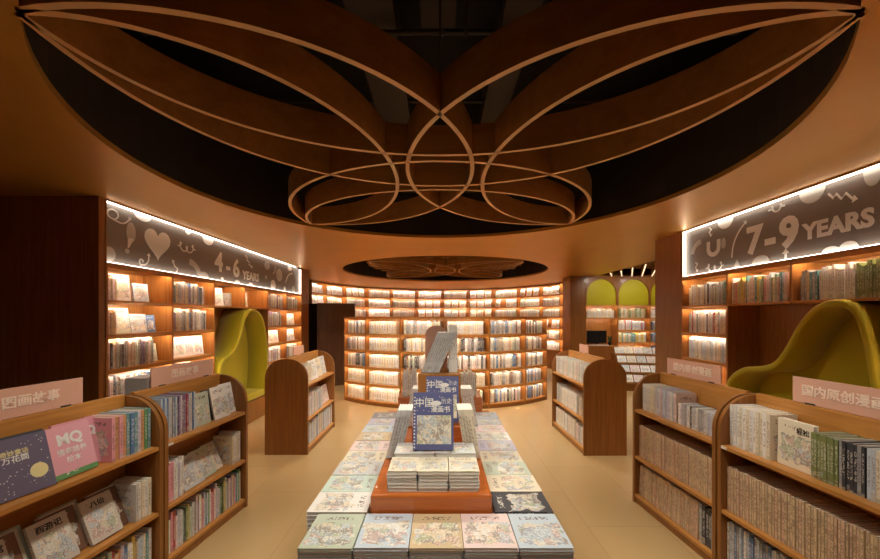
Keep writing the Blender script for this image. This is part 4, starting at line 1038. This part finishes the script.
for kn, lst in kinds.items():
    print('KIND', kn, len(lst))
    if len(lst) <= 300: continue
    lst.sort(key=lambda t: -t[0]); rest = [o for a_, o in lst[300:]]
    vs_, fs_, un, unn, gr, sd_, mi_ = [], [], [], [], [], [], []
    bmesh0 = BOOK['cover']; V0 = [v.co.copy() for v in bmesh0.vertices]
    for o in rest:
        mw = Matrix.LocRotScale(o.location, o.rotation_quaternion, o.scale); b0 = len(vs_); rv = random.random()
        vs_ += [tuple(mw @ v) for v in V0]
        for p in bmesh0.polygons:
            fs_.append([i+b0 for i in p.vertices]); mi_.append(p.material_index)
            for i in p.vertices: un.append(V0[i][:]); unn.append(p.normal[:]); gr.append(tuple(o.color)); sd_.append(rv)
        for c_ in list(o.children): bpy.data.objects.remove(c_)
        bpy.data.objects.remove(o)
    me = bpy.data.meshes.new(kn+'s'); me.from_pydata(vs_, [], fs_); me.materials.append(M['cover_stuff']); me.materials.append(M['pages'])
    me.polygons.foreach_set('material_index', mi_)
    for nm_, ty, dt, key in (('unit', 'FLOAT_VECTOR', un, 'vector'), ('unitn', 'FLOAT_VECTOR', unn, 'vector'), ('ground', 'FLOAT_COLOR', gr, 'color'), ('seed', 'FLOAT', sd_, 'value')):
        at = me.attributes.new(nm_, ty, 'CORNER'); at.data.foreach_set(key, [q for t_ in dt for q in t_] if ty != 'FLOAT' else dt)
    so = bpy.data.objects.new(kn, me); COL.objects.link(so); so['kind'] = 'stuff'
    tag(so, 'smallest and farthest books filling the '+WHERE[kn], 'book')

# ------------------------------------------------------------------ lights
def spot(x, y, z, tx, ty, tz, e, ang, col=(1,.91,.77), blend=.8, r=.08):
    l = bpy.data.lights.new('spot', 'SPOT'); l.energy = e; l.spot_size = math.radians(ang); l.spot_blend = blend; l.color = col; l.shadow_soft_size = r
    o = bpy.data.objects.new('unseen_spotlight', l); COL.objects.link(o); o.location = (x, y, z)
    o.rotation_euler = Vector((tx-x, ty-y, tz-z)).to_track_quat('-Z', 'Y').to_euler(); return o
# track spots among the ribbons, over the table and the islands
for (x, y, tx, ty, e, ang) in ((-.75,1.2,-.3,1.9,55,75), (.75,1.2,.3,1.9,55,75), (-.5,3.0,-.2,2.7,50,80), (.5,3.0,.2,2.7,50,80),
                           (-1.0,1.6,-2.0,1.6,52,75), (1.0,1.6,2.1,1.6,58,75), (-.9,2.9,-1.9,3.0,52,75), (.9,2.9,1.95,3.0,60,75),
                           (-.9,4.2,-1.7,5.0,75,85), (.9,4.2,1.8,5.0,75,85), (0,4.5,0,5.4,95,110)):
    spot(x, y, 2.79, tx, ty, .8, e, ang)
for (x, y, e) in ((-1.2,8.0,100), (1.4,8.0,100), (-1.1,6.0,110), (1.1,6.0,110)): spot(x, y, 2.79, x, y-.4, 0, e, 120)
for (x, y) in ((5.5,7.6), (4.6,8.4), (3.2,7.6)): spot(x, y, 2.79, x, y, 0, 50, 140)
spot(4.3,9.0,2.77, 4.4,9.95,2.0, 16, 110); spot(5.4,9.0,2.77, 5.4,9.95,2.0, 16, 110)  # added spots without fixtures, only to brighten the arched panels
spot(-1.1,3.9,2.74, -3.1,5.7,1.3, 60, 45)  # added spot without a fixture, brightens the left bench
def area(x, y, z, sx, sy, e, col=(1,.9,.75)):
    l = bpy.data.lights.new('area', 'AREA'); l.shape = 'RECTANGLE'; l.size = sx; l.size_y = sy; l.energy = e; l.color = col
    o = bpy.data.objects.new('added_fill_light', l); COL.objects.link(o); o.location = (x, y, z); return o
area(0, -.4, 2.78, 2.4, .6, 10)  # added unseen fill above the camera, not a real ceiling panel
w = bpy.data.worlds.new('World'); S.world = w; w.use_nodes = True
w.node_tree.nodes['Background'].inputs[0].default_value = (1, .7, .45, 1); w.node_tree.nodes['Background'].inputs[1].default_value = .02

# ------------------------------------------------------------------ camera
cd = bpy.data.cameras.new('camera'); co = bpy.data.objects.new('camera', cd); COL.objects.link(co)
co.location = (0, 0, H); co.rotation_euler = (PI/2, 0, 0); cd.sensor_width = 36; cd.lens = 370/880*36
cd.shift_y = 37.5/880; cd.shift_x = 0; cd.clip_start = .05
S.camera = co
vs = S.view_settings; S.display_settings.display_device = 'sRGB'; vs.view_transform = 'Standard'; vs.look = 'None'; vs.exposure = .45; vs.gamma = 1; vs.use_curve_mapping = False
S.cycles.max_bounces = 8; S.cycles.diffuse_bounces = 5; S.cycles.use_denoising = True; S.cycles.sample_clamp_indirect = 6

for o in S.objects:
    if 'label' in o and not o.parent and not (4 <= len(o['label'].replace('-', ' ').split()) <= 16): print('LONG', len(o['label'].split()), o['label'])
